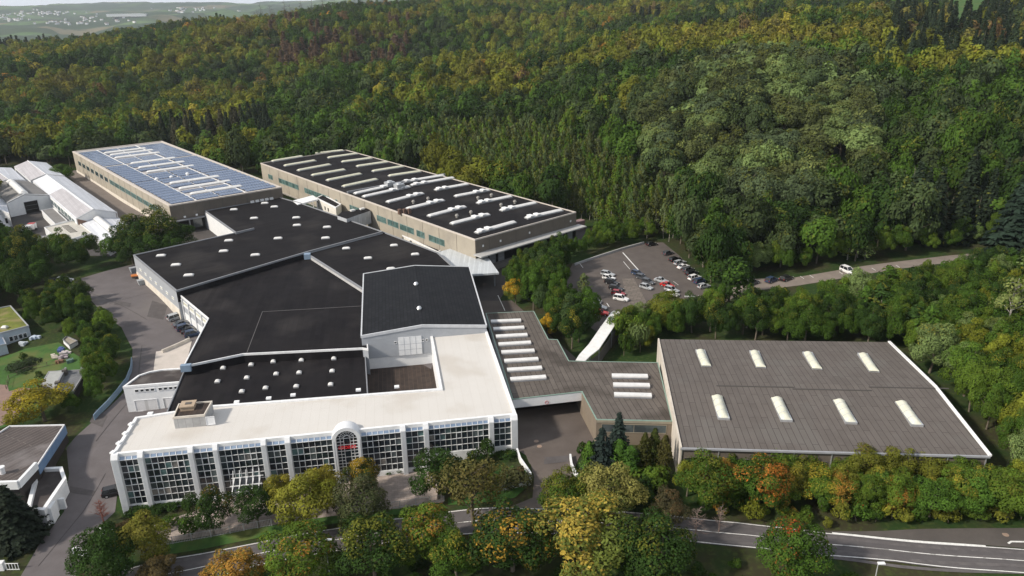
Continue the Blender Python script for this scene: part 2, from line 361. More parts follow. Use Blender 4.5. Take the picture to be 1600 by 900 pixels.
ASPH = mat('asphalt', (.105,.094,.096), .85, (.125,.113,.116), .35, 8, c3=(.15,.136,.13), s3=.035)
ASPHD = mat('road_asphalt', (.085,.078,.080), .8, (.10,.093,.095), .5, 8)
ASPHK = mat('dark_asphalt', (.05,.045,.044), .85, (.065,.06,.058), .3, 8, c3=(.08,.07,.065), s3=.06)
PAVE = mat('pale_paving', (.36,.30,.27), .85, (.29,.25,.22), .8, 8, lines=(R(9), .5, 1.0, (.24,.2,.18), .03))
PLAZA = mat('plaza_asphalt', (.085,.07,.062), .85, (.11,.092,.082), .25, 8, c3=(.125,.105,.09), s3=.08)
LAWN = mat('lawn', (.05,.12,.022), .95, (.035,.085,.018), .5, 8, c3=(.09,.11,.03), s3=.15)
WPAINT = mat('road_paint', (.72,.72,.70), .7, (.5,.5,.49), 2.5, 6, contrast=(.45,.75))
GRAV = mat('gravel', (.20,.17,.14), .95, (.14,.115,.095), .8, 8)
def setting(o): return tag(o, kind='structure')
yard_px = [(30,905),(62,850),(100,800),(108,740),(104,700),(118,683),(165,642),(195,612),(207,575),(207,545),(190,512),(160,490),(140,467),(106,450),(112,440),(150,428),(214,412),(420,430),(560,520),(680,560),(650,640),(300,690),(186,740),(180,800),(152,826),(128,860),(118,905)]
setting(drape('yard', PT(yard_px), ASPH, .06))
setting(drape('loading_yard', PT([(232,350),(330,322),(385,352),(300,384),(222,404),(200,380)]), ASPHK, .07))
setting(drape('lane', PT([(100,268),(122,266),(200,316),(275,356),(215,400),(196,374),(162,336)]), mat('lane_asphalt', (.17,.145,.13), .9, (.14,.12,.105), .3, 8), .05))
setting(drape('courtyard', PT([(440,322),(610,322),(760,380),(800,366),(905,345),(935,370),(870,400),(800,440),(780,470),(760,520),(700,520),(560,440)]), ASPHK, .05))
setting(drape('plaza', PT([(700,470),(800,470),(900,560),(932,665),(935,680),(905,715),(893,745),(885,790),(780,800),(832,778),(835,745),(822,712),(803,700),(760,640),(700,540)]), PLAZA, .075))
setting(drape('car_park', PT([(895,412),(950,396),(1006,380),(1036,379),(1062,400),(1108,455),(1125,480),(1100,497),(1000,500),(935,520),(905,500),(880,440)]), mat('car_park_asphalt', (.085,.072,.066), .85, (.105,.09,.082), .3, 8, c3=(.12,.10,.09), s3=.05), .06))
setting(drape('car_park_paving', PT([(972,436),(990,435),(1020,492),(985,492)]), mat('block_paving', (.17,.145,.125), .9, (.13,.11,.095), .8, 6, lines=(R(-20), 1.0, 2.0, (.09,.08,.07), .08)), .085))
setting(drape('track', PT([(1110,462),(1165,436),(1240,434),(1330,419),(1478,400),(1520,396),(1530,402),(1480,411),(1400,421),(1335,432),(1250,446),(1165,456),(1110,484)]), mat('track_surface', (.22,.185,.16), .9, (.17,.145,.125), .4, 8), .06))
setting(drape('forecourt', PT([(226,824),(300,800),(360,770),(430,752),(520,742),(600,735),(682,736),(694,785),(640,792),(560,806),(415,822),(270,846)]), PAVE, .05))
# road
TOP = [(60,925),(254,874),(400,848),(520,826),(605,811),(700,799),(800,793),(900,794),(1000,801),(1064,807),(1150,816),(1287,832),(1378,841),(1600,858),(1760,873)]
BOT = [(90,985),(270,922),(400,886),(520,864),(617,847.5),(700,839),(800,834.5),(900,835.5),(1000,841.5),(1080,848),(1193,859),(1280,869.5),(1400,879),(1600,897.5),(1760,915)]
rt, rb = PT(TOP), PT(BOT)
setting(drape('road', rt+rb[::-1], ASPHD, .08))
def off(line, k):                    # k metres from the top edge towards the bottom edge
    out = []
    for a, b in zip(rt, rb):
        d = Vector(b)-Vector(a); p = Vector(a)+d.normalized()*k; out.append((p.x, p.y))
    return out
setting(strip('road_marking', off(rt, .25), .14, WPAINT, .10))
TW_ = mat('tyre_track', (.125,.115,.115), .8, (.085,.078,.08), .8, 8)
for k_ in (1.0, 2.4, 3.9, 5.3): setting(strip('tyre_track', off(rt, k_), .55, TW_, .084))
PATCH = mat('asphalt_patch', (.075,.068,.068), .85, (.095,.086,.086), .8, 8)
for q_ in ([(238,470),(262,478),(255,500),(230,495)],[(150,640),(168,650),(160,668),(140,660)],[(110,760),(150,768),(146,776),(108,770)],[(180,470),(205,474),(203,480),(178,476)],[(850,715),(890,712),(888,722),(850,726)]): setting(drape('asphalt_patch', PT(q_), PATCH, .085))
SEAM = mat('asphalt_seam', (.05,.045,.045), .9)
for q_ in ([(150,690),(215,610),(222,540)],[(170,475),(232,458),(262,470)],[(60,885),(130,800),(165,740)],[(130,455),(230,500)]): setting(strip('asphalt_seam', PT(q_), .09, SEAM, .09))
q = [tuple(Vector(b)+(Vector(a)-Vector(b)).normalized()*.25) for a, b in zip(rt, rb)]
setting(strip('road_marking', q, .14, WPAINT, .10))
def along(line, a, b):
    P = [Vector(p[:2]) for p in line]; out = []; acc = 0
    for p, r_ in zip(P[:-1], P[1:]):
        l = (r_-p).length
        for k in (max(a, acc), min(b, acc+l)):
            if acc <= k <= acc+l: out.append(tuple(p+(r_-p)*((k-acc)/l)))
        acc += l
    o2 = [out[0]]
    for p in out[1:]:
        if (Vector(p)-Vector(o2[-1])).length > .01: o2.append(p)
    return o2
mid = [tuple((Vector(a)+Vector(b))/2) for a, b in zip(rt, rb)]
tot = sum((Vector(b)-Vector(a)).length for a, b in zip(mid[:-1], mid[1:]))
k = 0
while k+6 < tot:
    L6 = 5.6 if k < tot*.62 else 9.7; setting(strip('road_marking', along(mid, k, min(k+L6, tot-.1)), .13, WPAINT, .10)); k += 9.0 if k < tot*.62 else 10.0
setting(drape('lay_by', PT([(1275,829.5),(1330,831),(1380,830),(1440,827),(1650,825),(1750,868),(1600,857),(1378,839.5)]), mat('lay_by_asphalt', (.075,.067,.062), .9, (.095,.085,.078), .4, 8), .078))
setting(strip('road_marking', PT([(1300,833.5),(1378,841.5),(1490,850.5),(1540,854)]), .3, WPAINT, .105))
setting(strip('road_marking', PT([(1575,850),(1580,847),(1640,848)]), .3, WPAINT, .105))
setting(drape('verge', PT([(255,868),(420,838),(600,806),(700,794),(690,786),(600,797),(420,822),(262,850)]), LAWN, .07))
setting(drape('verge', PT([(762,742),(800,728),(826,738),(828,757),(805,778),(770,785),(700,790),(700,778),(770,765)]), LAWN, .09))
setting(drape('verge', PT([(100,700),(190,622),(206,640),(150,700),(120,720)]), LAWN, .03))
setting(drape('garden_lawn', PT([(-30,570),(40,545),(92,535),(128,560),(130,600),(60,640),(14,665),(-30,680)]), LAWN, .06))
setting(drape('garden_path', PT([(-20,600),(12,602),(14,612),(34,606),(62,608),(28,650),(4,665),(-20,672)]), mat('reddish_paving', (.25,.17,.14), .9, (.2,.14,.12), .8), .08))
# painted bays and lines of the car park and the rear yard
for a, b, w in (((973,395),(998,423),.3),((974,409),(984,421),.15),((938,510),(946,520),.2),((1091,462),(1097,467),.15),((905,411),(911,419),.15),((948,474),(952,480),.15),((1052,440),(1060,446),.12),
                ((775,409),(787,414),.15),((790,400),(806,406),.15),((778,462),(789,486),.18)):
    setting(strip('parking_line', [GT(*a)[:2], GT(*b)[:2]], w, WPAINT, .10))
for x in (1250,1265,1311,1344,1362,1400): setting(strip('parking_line', [GT(x, 432-(x-1250)*.115)[:2], GT(x+6, 436-(x-1250)*.115)[:2]], .15, WPAINT, .10))
for x, y in ((838,690),(843,698),(1571,836)):
    p = GT(x, y); mb = MB(); mb.tube((p[0],p[1],p[2]+.02), (p[0],p[1],p[2]+.1), .45, n=16)
    o = mb.build('manhole_cover', mat('rusty_iron', (.3,.22,.17), .8), loc=p); tag(o, {838:'round pale manhole cover in the paved gateway, the upper one', 843:'round pale manhole cover in the paved gateway, the lower one', 1571:'rusty round manhole cover in the lay-by beside the road'}[x], 'manhole cover')

# ------------------------------------------------------------------ building materials
AF = math.atan2(112-101.5, 65.5); AH = R(39.5); AR_ = R(-4.5)
WHITE = mat('white_render', (.74,.75,.76), .6, (.66,.68,.70), .8, 6)
WHITER = mat('white_panel_ribbed', (.72,.73,.75), .5, (.66,.68,.70), 1.2, 5)
MEMB = mat('pale_membrane', (.57,.552,.525), .7, (.545,.525,.495), .12, 8, lines=(AF+math.pi/2, 1.6, 30, (.47,.44,.40), .02), c3=(.50,.47,.43), s3=.12, var=.012)
BITU = mat('bitumen_felt', (.012,.0113,.0127), .8, (.0175,.0162,.0175), .25, 8, lines=(AH, 1.1, 12, (.018,.017,.018), .035), c3=(.028,.026,.026), s3=.07, spec=.06)
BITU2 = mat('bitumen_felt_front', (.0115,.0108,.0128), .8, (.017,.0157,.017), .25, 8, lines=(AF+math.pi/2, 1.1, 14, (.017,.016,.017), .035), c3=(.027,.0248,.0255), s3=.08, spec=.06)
BITUS = mat('bitumen_shingle', (.0145,.016,.0195), .75, (.02,.0215,.025), .4, 8, lines=(AF+math.pi/2, .8, 1.6, (.007,.0075,.009), .05), spec=.08)
FELT = mat('weathered_felt', (.095,.082,.072), .9, (.118,.102,.09), .5, 8, lines=(AF+math.pi/2, 1.0, 6.5, (.035,.03,.026), .06), c3=(.065,.055,.047), s3=.12)
FELTR = mat('weathered_felt_grey', (.104,.091,.083), .9, (.12,.106,.097), .35, 8, lines=(AR_+math.pi/2, 1.05, 7.5, (.042,.036,.032), .05), c3=(.125,.115,.106), s3=.09, var=.07)
RUST = mat('rust_stained_felt', (.03,.023,.02), .8, (.055,.04,.033), .6, 8, lines=(AF+math.pi/2, .9, 8, (.075,.052,.042), .05))
CONC = mat('concrete_panels', (.36,.325,.265), .85, (.32,.29,.24), .25, 8, c3=(.28,.255,.215), s3=.15)
CONCW = mat('concrete_plinth', (.66,.62,.55), .85, (.55,.5,.44), .5, 6)
JOINT = mat('joint_dark', (.12,.11,.10), .8)
GREYM = mat('grey_cladding', (.36,.38,.41), .5, (.32,.34,.37), .4, 4)
GREYD = mat('grey_trim', (.24,.25,.27), .5)
BLUEM = mat('blue_grey_trim', (.22,.30,.40), .5)
ALU = mat('aluminium', (.62,.64,.66), .35, metal=.6)
WTRIM = mat('white_trim', (.80,.81,.82), .45)
GREEN = mat('green_copper_trim', (.22,.32,.27), .6)
LGTW = mat('skylight_white', (.70,.70,.69), .4, (.60,.60,.59), 1.0, 3, spec=.5)
LGTC = mat('skylight_cream', (.60,.60,.48), .4, (.50,.49,.37), .8, 5, spec=.5)
GL_D = glass_mat('glass_dark', (.010,.014,.020), (.028,.038,.048))
GL_G = glass_mat('glass_blind', (.10,.12,.125), (.05,.06,.065), .12)
GL_T = glass_mat('glass_teal', (.10,.17,.17), (.055,.09,.092), .12, .5)
GL_M = glass_mat('glass_grey', (.045,.05,.058), (.02,.024,.028), .1, .6)  # in the office front: grey reflections put into the pane colour
GL_W = glass_mat('glass_pale_reflect', (.24,.22,.20), (.12,.12,.12), .15, .9)  # paler reflections put into the pane colour
GL_B = glass_mat('glass_blueish', (.22,.29,.40), (.16,.22,.32), .1)
GL_GR = glass_mat('glass_greenish_strip', (.11,.19,.18), (.055,.10,.095), .2, .35)
BRONZE = mat('brown_wall', (.145,.125,.105), .6, (.125,.108,.09), .5, 5)
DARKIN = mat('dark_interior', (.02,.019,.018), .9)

def skylight(parent, p, q, w, h, m, kind='arch', name='skylight', curb=.18, ribs=0, mcurb=None):
    """long rooflight between two points at roof level"""
    p = Vector(p); q = Vector(q); d = (q-p); L = d.length; d.normalize(); n = Vector((-d.y, d.x, 0)).normalized(); mb = MB()
    a = math.atan2(d.y, d.x); c = (p+q)/2
    mb.box((c.x, c.y, c.z+curb/2-.1), (L, w, curb+.2), a, 1)
    if kind == 'arch': prof = [(-.5+i/8, math.sin(math.pi*i/8)**.75) for i in range(9)]
    elif kind == 'hip': prof = [(-.5,0),(0,1),(.5,0)]
    else: prof = [(-.5,0),(-.48,1),(.48,1),(.5,0)]
    e = .22*w if kind != 'flat' else .02
    rows = [(0, 0), (e, .85), (e*2.2, 1), (L-e*2.2, 1), (L-e, .85), (L, 0)] if kind != 'flat' else [(0,1),(L,1)]
    pts = [[p+d*s_+n*(u*w*.96)+Vector((0,0,curb+h*k_*v)) for u, v in prof] for s_, k_ in rows]
    for r0, r1 in zip(pts[:-1], pts[1:]):
        for i in range(len(prof)-1): mb.face([r0[i+1], r0[i], r1[i], r1[i+1]][::-1], 0)
    for r_ in (pts[0], pts[-1]): mb.face(r_, 0)
    if ribs:
        for i in range(1, ribs):
            s_ = L*i/ribs
            for j in range(len(prof)-1):
                a0 = p+d*s_+n*(prof[j][0]*w)+Vector((0,0,curb+h*prof[j][1]+.015)); a1 = p+d*s_+n*(prof[j+1][0]*w)+Vector((0,0,curb+h*prof[j+1][1]+.015)); mb.bar(a0, a1, .09, .05, 1)
    return mb.build(name, [m, mcurb or ALU], parent)
def dome(parent, px, py, z, ang, l=2.3, w=1.15, m=None):
    l *= .88; w *= .88
    p = Vector(G(px, py, z)); d = Vector((math.cos(ang), math.sin(ang), 0))
    return skylight(parent, p-d*l/2, p+d*l/2, w, .38, m or LGTW, 'arch', curb=.22)

# ------------------------------------------------------------------ the front office building
ZF = 11.2
FL = Vector(G(174, 712, ZF)); FR = Vector(G(806.7, 649, ZF)); ZB = -1.0
inner = [G(759,513,ZF), G(672,519,ZF), G(688,607,ZF), G(330,634,ZF), G(212,652,ZF)]
FF = frame(FL, FR, centre([FL, FR]+inner))
fa, fd, fn, flen = FF
pf = [tuple((FL-fn*.45)[:2]), tuple((FR-fn*.45)[:2])]+[p[:2] for p in inner]
c0 = centre(pf)
office = empty('office_building', (c0[0], c0[1], 1), 'long white glass-fronted office building with pale L-shaped roof and arched portal', 'office building')
pf = ccw(pf)
mb = MB(); mb.prism(pf, -1.5, ZF-.5, top=False); mb.build('wall', WHITE, office)
mb = MB(); mb.poly([(x,y,ZF-.3) for x,y in inset(pf, .12)]); mb.build('roof', MEMB, office)
mb = MB(); ringmesh(mb, inset(pf, -.12), inset(pf, .42), ZF-.62, ZF+.04)
for x, y in ((235,648),(290,640),(370,630),(420,624),(458,619),(560,611),(620,606)):      # small caps riding on the rear parapet
    p = G(x, y-1, ZF); mb.box((p[0],p[1],ZF+.12), (.9,.75,.3), AF)
for t in (.2,.45,.7,.93):
    a = Vector(inner[4][:2]).lerp(Vector(FL[:2]), t); mb.box((a.x,a.y,ZF+.1), (.8,.7,.3), AF+1.2)
mb.build('parapet', WTRIM, office)
def fu(px): y = 712+(px-174)*(649-712)/632.7; p = Vector(G(px, y, ZF)); return (p-FL).dot(fd)
pil = [(173,184),(214.4,223),(293,301),(332,339.5),(407,415),(444.5,452.7),None,(625,633),(661,669),(763,771),(798,808)]
bays = [(184,214.4,3),(223,293,7),(301,332,3),(339.5,407,7),(415,444.5,3),(452.7,518,7),None,(563,625,7),(633,661,3),(669,763,11),(771,798,3)]
def ground_at(u): p = fa+fd*u+fn*1.0; return tz(p.x, p.y)
for it in pil:
    if not it: continue
    u0, u1 = fu(it[0]), fu(it[1]); mb = MB(); zb = ground_at((u0+u1)/2)-1
    for o1, z0, z1 in ((.55, zb, ZF-.55),): wbox(mb, FF, u0, u1, z0, z1, -.42, o1)
    um = (u0+u1)/2
    A_, B_, C_, D_ = wpt(FF,u0,ZF-.55,-.42), wpt(FF,u1,ZF-.55,-.42), wpt(FF,u1,ZF-.55,.55), wpt(FF,u0,ZF-.55,.55)
    A2, B2, C2, D2 = wpt(FF,u0,ZF+.1,-.42), wpt(FF,u1,ZF+.1,-.42), wpt(FF,u1,ZF+.1,.1), wpt(FF,u0,ZF+.1,.1)
    mb.hexa([A_,D_,C_,B_], [A2,D2,C2,B2])
    nr = 5
    for i in range(nr):
        u = u0+.12+(u1-u0-.24)*i/(nr-1); wbox(mb, FF, u-.035, u+.035, zb, ZF-.62, .55, .59)
    mb.build('pillar', WHITER, office)
rng = random.Random(3)
ROWH = 1.235; ZT = ZF-1.02
for bi, it in enumerate(bays):
    if not it: continue
    x0, x1, nc = it; u0, u1 = fu(x0), fu(x1); g = max(ground_at(u0), ground_at(u1))
    nr = min(7, int((ZT-g-.15)/ROWH)); zb = ZT-nr*ROWH; cw = (u1-u0)/nc; FWd = .025
    fr = MB(); gl = MB()
    for i in range(nc+1): u = u0+cw*i; wbox(fr, FF, max(u0,u-FWd), min(u1,u+FWd), zb, ZT, -.2, -.02)
    for j in range(nr+1): z = zb+ROWH*j; wbox(fr, FF, u0, u1, z-FWd, z+FWd, -.2, -.024)
    # opening lights with a heavier frame
    cols = {3:[1], 7:[1,5], 11:[1,5,9]}[nc]
    op = set()
    for r_ in (1, 3, 5):
        if r_ < nr:
            for c_ in cols: op.add((c_, r_))
    for c_, r_ in op:
        a0, a1 = u0+cw*c_, u0+cw*(c_+1); z1 = ZT-ROWH*r_; z0 = z1-ROWH
        for uu in (a0+.03, a1-.08): wbox(fr, FF, uu, uu+.05, z0, z1, -.19, .0)
        for zz in (z0+.03, z1-.08): wbox(fr, FF, a0+.03, a1-.03, zz, zz+.05, -.19, -.003)
    rowkind = [0,1,0,0,1,0,0]
    for c_ in range(nc):
        for r_ in range(nr):
            a0, a1 = u0+cw*c_, u0+cw*(c_+1); z1 = ZT-ROWH*r_; z0 = z1-ROWH; t = rng.random()
            mi = (1 if t < .22 else 2 if t < .32 else 3 if t < .62 else 4 if t < .7 else 0) if rowkind[r_] else (1 if t < .06 else 2 if t < .1 else 3 if t < .2 else 0)
            if r_ >= nr-2 and bi in (1,7,8): mi = 3 if t < .7 else 4  # lower rows of these bays take the panes with painted reflections
            gl.face([wpt(FF,a0,z0,-.12), wpt(FF,a1,z0,-.12), wpt(FF,a1,z1,-.12), wpt(FF,a0,z1,-.12)], mi)
    # plinth and the tilted glazing under the eaves
    wbox(fr, FF, u0, u1, g-2.5, zb-.046, -.4, .05)
    sp = MB(); sp.face([wpt(FF,u0,ZT+.05,.12), wpt(FF,u1,ZT+.05,.12), wpt(FF,u1,ZF-.56,-.25), wpt(FF,u0,ZF-.56,-.25)])
    for i in range(nc+1):
        u = min(max(u0+cw*i, u0+.05), u1-.05); fr.bar(wpt(FF,u,ZT+.05,.14), wpt(FF,u,ZF-.5,-.2), .09, .06)
    wbox(fr, FF, u0, u1, ZT-.02, ZT+.08, -.2, .16)
    b = fr.build('window_bay', WTRIM, office); gl.build('pane', [GL_D, GL_G, GL_T, GL_M, GL_W], b); sp.build('eaves_glazing', GL_B, b)
# arched portal
pu0, pu1 = fu(518), fu(563); pc = (pu0+pu1)/2; RO = (pu1-pu0)/2; RI = RO-.62; zs = ZF-1.1; zg = ground_at(pc)-.6
mb = MB(); N = 20; O0, O1 = .75, -1.2
def arc(r, o, z=zs, n=N): return [wpt(FF, pc-r*math.cos(math.pi*i/n), z+r*math.sin(math.pi*i/n), o) for i in range(n+1)]
ao, ai, bo, bi_ = arc(RO,O0), arc(RI,O0), arc(RO,O1), arc(RI,-.3)
for i in range(N):
    mb.face([ao[i], ao[i+1], ai[i+1], ai[i]][::-1]); mb.face([ao[i], bo[i], bo[i+1], ao[i+1]]); mb.face([ai[i], ai[i+1], bi_[i+1], bi_[i]])
prev = bo
for k_ in range(1, 6):                     # rounded rear end lying on the roof
    t = k_/5*math.pi/2; cur = arc(RO*math.cos(t)+.001, O1-RO*.8*math.sin(t))
    for i in range(N): mb.face([prev[i], cur[i], cur[i+1], prev[i+1]])
    prev = cur
for s_ in (-1, 1): wbox(mb, FF, *(sorted((pc+s_*RO, pc+s_*RI))), zg, zs, -.42, O0)
for s_ in (-1, 1): wbox(mb, FF, *(sorted((pc+s_*(RO-.25), pc+s_*(RO-.2)))), zg, zs, O0, O0+.05)
mb.build('portal', WHITER, office)
fr = MB(); gl = MB()
cx = [-RI, -RI*.62, -RI*.30, RI*.30, RI*.62, RI]
for c_ in cx: wbox(fr, FF, pc+c_-.045, pc+c_+.045, zg, zs, -.02, .12)
for j in range(18):
    z = zs-j*.62
    if z < zg: break
    full = j % 2 == 0
    for a0, a1 in ((cx[0],cx[2]), (cx[3],cx[5])): wbox(fr, FF, pc+a0, pc+a1, z-.04, z+.04, -.02, .116)
    if full: wbox(fr, FF, pc+cx[2], pc+cx[3], z-.04, z+.04, -.02, .116)
for rr in (RI*.3, RI*.66):
    P = arc(rr, .08)
    for a_, b_ in zip(P[:-1], P[1:]): fr.bar(a_, b_, .09, .08)
for i in range(1, 8):
    t = math.pi*i/8; fr.bar(wpt(FF,pc-RI*.3*math.cos(t),zs+RI*.3*math.sin(t),.08), wpt(FF,pc-RI*math.cos(t),zs+RI*math.sin(t),.08), .08, .07)
gl.face([wpt(FF,pc-RI,zg,.03), wpt(FF,pc+RI,zg,.03), wpt(FF,pc+RI,zs,.03), wpt(FF,pc-RI,zs,.03)]); gl.poly(arc(RI,.03)) if False else gl.face(arc(RI,.031))
b = fr.build('portal_window', WTRIM, office); gl.build('pane', GL_D, b)
RED = mat('red_letters', (.75,.02,.03), .4)
tc = bpy.data.curves.new('lettering', 'FONT'); tc.body = 'cooaec'; tc.size = 1.15; tc.extrude = .05; tc.offset = -.012; tc.align_x = 'CENTER'; tc.space_character = .92
to = bpy.data.objects.new('lettering_src', tc); COL.objects.link(to)
dg = bpy.context.evaluated_depsgraph_get(); tme = bpy.data.meshes.new_from_object(to.evaluated_get(dg)); bpy.data.objects.remove(to)
tme.materials.clear(); tme.materials.append(RED); tme.name = 'lettering'
lo = bpy.data.objects.new('lettering', tme); COL.objects.link(lo); lo.parent = office
p = Vector(wpt(FF, pc, zs-1.75, .55)); lo.location = p-office.location; lo.rotation_euler = (R(90), 0, AF)
# glazed entrance canopy
mb = MB(); gl = MB(); eu0, eu1 = fu(355), fu(400); z0, z1 = 3.55, 4.6; gz = ground_at((eu0+eu1)/2)
for i in range(5):
    u = eu0+.2+(eu1-eu0-.4)*i/4; mb.bar(wpt(FF,u,z1,.1), wpt(FF,u,z0,3.4), .14); mb.bar(wpt(FF,u,z1+1.5,.2), wpt(FF,u,z1-.35,1.6), .09)
for o_, z_ in ((.15, z1), (1.8, (z1+z0)/2+.05), (3.0, z0+.15)): mb.bar(wpt(FF,eu0-.3,z_,o_), wpt(FF,eu1+.3,z_,o_), .14)
for u in (eu0+.3, eu1-.3): wbox(mb, FF, u-.14, u+.14, gz-.3, z0+.2, 2.7, 2.98)
gl.face([wpt(FF,eu0,z1-.06,.2), wpt(FF,eu0,z0-.06,3.4), wpt(FF,eu1,z0-.06,3.4), wpt(FF,eu1,z1-.06,.2)])
b = mb.build('entrance_canopy', WTRIM, office); gl.build('pane', GL_M, b)
# roof house
pp = [G(270,651,13.3)[:2], G(319,646.7,13.3)[:2], G(331,625.5,13.3)[:2], G(279,630,13.3)[:2]]; pp = ccw(pp)
mb = MB(); mb.prism(pp, ZF-.3, 13.0, top=False); rh = mb.build('roof_house', mat('roof_house_panels', (.42,.42,.42), .6, (.34,.34,.34), .8, lines=(AF, .8, 1.2, (.25,.25,.25), .04)), office)
mb = MB(); mb.poly([(x,y,12.95) for x,y in inset(pp,.1)]); mb.build('roof', RUST, rh)
mb = MB(); ringmesh(mb, inset(pp,-.06), inset(pp,.14), 12.8, 13.2); mb.build('parapet', CONCW, rh)
c = G(294,634,13.4); mb = MB(); mb.box((c[0],c[1],13.3), (2.2,2.0,.7), AF); mb.box((c[0],c[1],13.75), (2.5,2.3,.22), AF); mb.box((c[0]+.1,c[1],13.9), (1.0,.7,.1), AF, 1); mb.build('vent', [mat('vent_tan', (.42,.33,.24), .7), JOINT], rh)
Fp = frame(G(270,651,13.3), G(319,646.7,13.3), centre(pp)); window(Fp, 5.2, 6.7, ZF-.1, 12.7, rh, 1, 1, WTRIM, WHITE, name='door')
# downpipe cable along the inner edge of the east wing
# ------------------------------------------------------------------ white garage block beside it
gp = PX([(192,604),(284,596.5),(296,574),(255,576.5),(234,580),(216,586)], 8.3)
gar = flat_building('garage_block', 'small white two-storey garage block with curved corner, between yard and dark front roof', gp, 8.3, 2.0, WHITE, mat('stained_dark_roof', (.04,.034,.032), .8, (.06,.05,.048), .4, 8, c3=(.10,.09,.085), s3=.25), WTRIM)
Fg = frame(G(192,604,8.3), G(284,596.5,8.3), centre(gp)); Lg = Fg[3]
for f0 in (.18, .58):
    for i in range(4 if f0 < .3 else 5): u = Lg*f0+i*1.0; window(Fg, u, u+.8, 6.75, 7.45, gar, 1, 1, WTRIM, GL_D)
for a_, b_ in ((.13,.52),(.62,.93)): window(Fg, Lg*a_, Lg*b_, 2.4, 5.0, gar, 1, 1, WTRIM, mat('garage_door_white', (.66,.66,.67), .5, lines=(0, .5, 9, (.5,.5,.5), .05)), name='garage_door')

# ------------------------------------------------------------------ the dark-roofed production halls
H1 = PX([(208,398),(368,363),(320,329),(437,308),(470,317),(598,361.5),(480,393),(275,454)], 12.2)
hall1 = flat_building('production_hall', 'large black-roofed factory hall with scattered white domes behind the stepped roofs', H1, 12.2, 5.0, GREYM, BITU, GREYD, 'factory hall')
for x, y in [(413.7,318),(428.7,323.7),(365.5,328),(397,341.5),(463,340.7),(464,352.5),(511,355.5),(508.7,372.5),(434.5,373),(357.5,376.5),(349.5,393),(399,399),(251.7,400),(275,414.5),(295,430.7)]: dome(hall1, x, y, 12.0, AF+R(2), 2.9, 1.4)
c = G(352,361,12.3)
mb = MB(); a_, b_ = Vector(G(368,364.5,12.25)), Vector(G(397,357.5,12.25)); mb.bar(a_, b_, .35, .7); mb.build('roof_kerb', GREYD, hall1)
Fh = frame(H1[0], H1[-1], centre(H1)); Lh = Fh[3]
mb = MB(); wbox(mb, Fh, 0, Lh, 4, 7.0, -.05, .12); mb.build('plinth', CONCW, hall1)
for i in range(7): u = Lh*(.12+.125*i); window(Fh, u, u+Lh*.05, 8.6, 9.3, hall1, 2, 1, WTRIM, LGTC)
# light north wall of hall towards the loading yard
Fn = frame(H1[1], H1[2], centre(H1)); mb = MB(); wbox(mb, Fn, 0, Fn[3], 4, 11.6, .01, .14); mb.build('fascia', WHITE, hall1)
for i in range(6): window(Fn, 2+i*4, 3.4+i*4, 8.5, 9.7, hall1, 1, 1, WTRIM, GL_D)
H1B = PX([(478,395),(598,361.5),(684,394),(708,416),(733,440),(600,468),(568,452)], 11.7)
hall1b = flat_building('workshop_hall', 'black-roofed hall wedge between the tall block and the pale slatted canopy', H1B, 11.7, 5.0, mat('pale_fascia', (.5,.5,.5), .6, (.36,.36,.36), 2), BITU, GREYD, 'factory hall')
for x, y in [(541,388.7),(615.7,384),(648.7,398),(575,404),(610.7,420.5)]: dome(hall1b, x, y, 11.5, AF+R(2), 2.6, 1.4)
H2 = PX([(275,455.5),(480,399),(567,450),(575,545),(566,543.5),(380,552.5),(286,572),(325,497)], 10.7)
hall2 = flat_building('production_hall', 'plain black-roofed hall without rooflights left of the tall block', H2, 10.7, 4.0, GREYM, BITU2, WTRIM, 'factory hall', rim=.2)
mb = MB()
for a_, b_ in (((410,487),(566,478)),((410,487),(385,553))):
    p, q = Vector(G(*a_,10.5)), Vector(G(*b_,10.5)); mb.bar(p, q, .12, .06)
mb.build('roof_seam', mat('seam_grey', (.13,.125,.125), .7), hall2)
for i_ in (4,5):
    Fq = frame(H2[i_], H2[i_+1], centre(H2)); mb = MB(); wbox(mb, Fq, 0, Fq[3], 7, 10.2, .0, .08); mb.build('step_cladding', BITU2, hall2)  # near-black sheet over the step wall below the roof edge
Fq = frame(H1[6], H1[7], centre(H1)); mb = MB(); wbox(mb, Fq, 0, Fq[3], 9, 11.7, .0, .08); mb.build('step_cladding', BITU2, hall1)  # same near-black sheet on the step of the hall behind
F2 = frame(H2[0], H2[-1], centre(H2)); L2 = F2[3]
mb = MB()
wbox(mb, F2, 0, L2, 4, 6.4, -.03, .10, 0)
for i in range(6): u = L2*i/5-.15; wbox(mb, F2, max(u,0), max(u,0)+.3, 4, 10.1, .11, .35, 0)
wbox(mb, F2, 0, L2, 8.2, 8.5, .0, .12, 0)
mb.build('wall_frame', WTRIM, hall2)
for i in range(5): window(F2, L2*i/5+.4, L2*(i+1)/5-.4, 8.6, 9.6, hall2, 3, 1, WTRIM, LGTC)
p = G(480,397,12); mb = MB(); mb.box((p[0],p[1],11.4), (1.8,1.8,1.5), AF); mb.build('roof_cowl', BLUEM, hall2)
p = G(287,570.5,10.8); mb = MB(); mb.box((p[0]+.4,p[1],10.2), (2.0,1.0,1.4), AF); mb.build('gutter_box', BLUEM, hall2)
H3 = PX([(290,572),(380,553),(570,543),(576,640),(257,652)], 8.8)
hall3 = flat_building('production_hall', 'low black-roofed hall with rows of square rooflights right behind the office building', H3, 8.8, 1.0, GREYM, BITU2, GREYD, 'factory hall', rim=.15, rimh=.3)
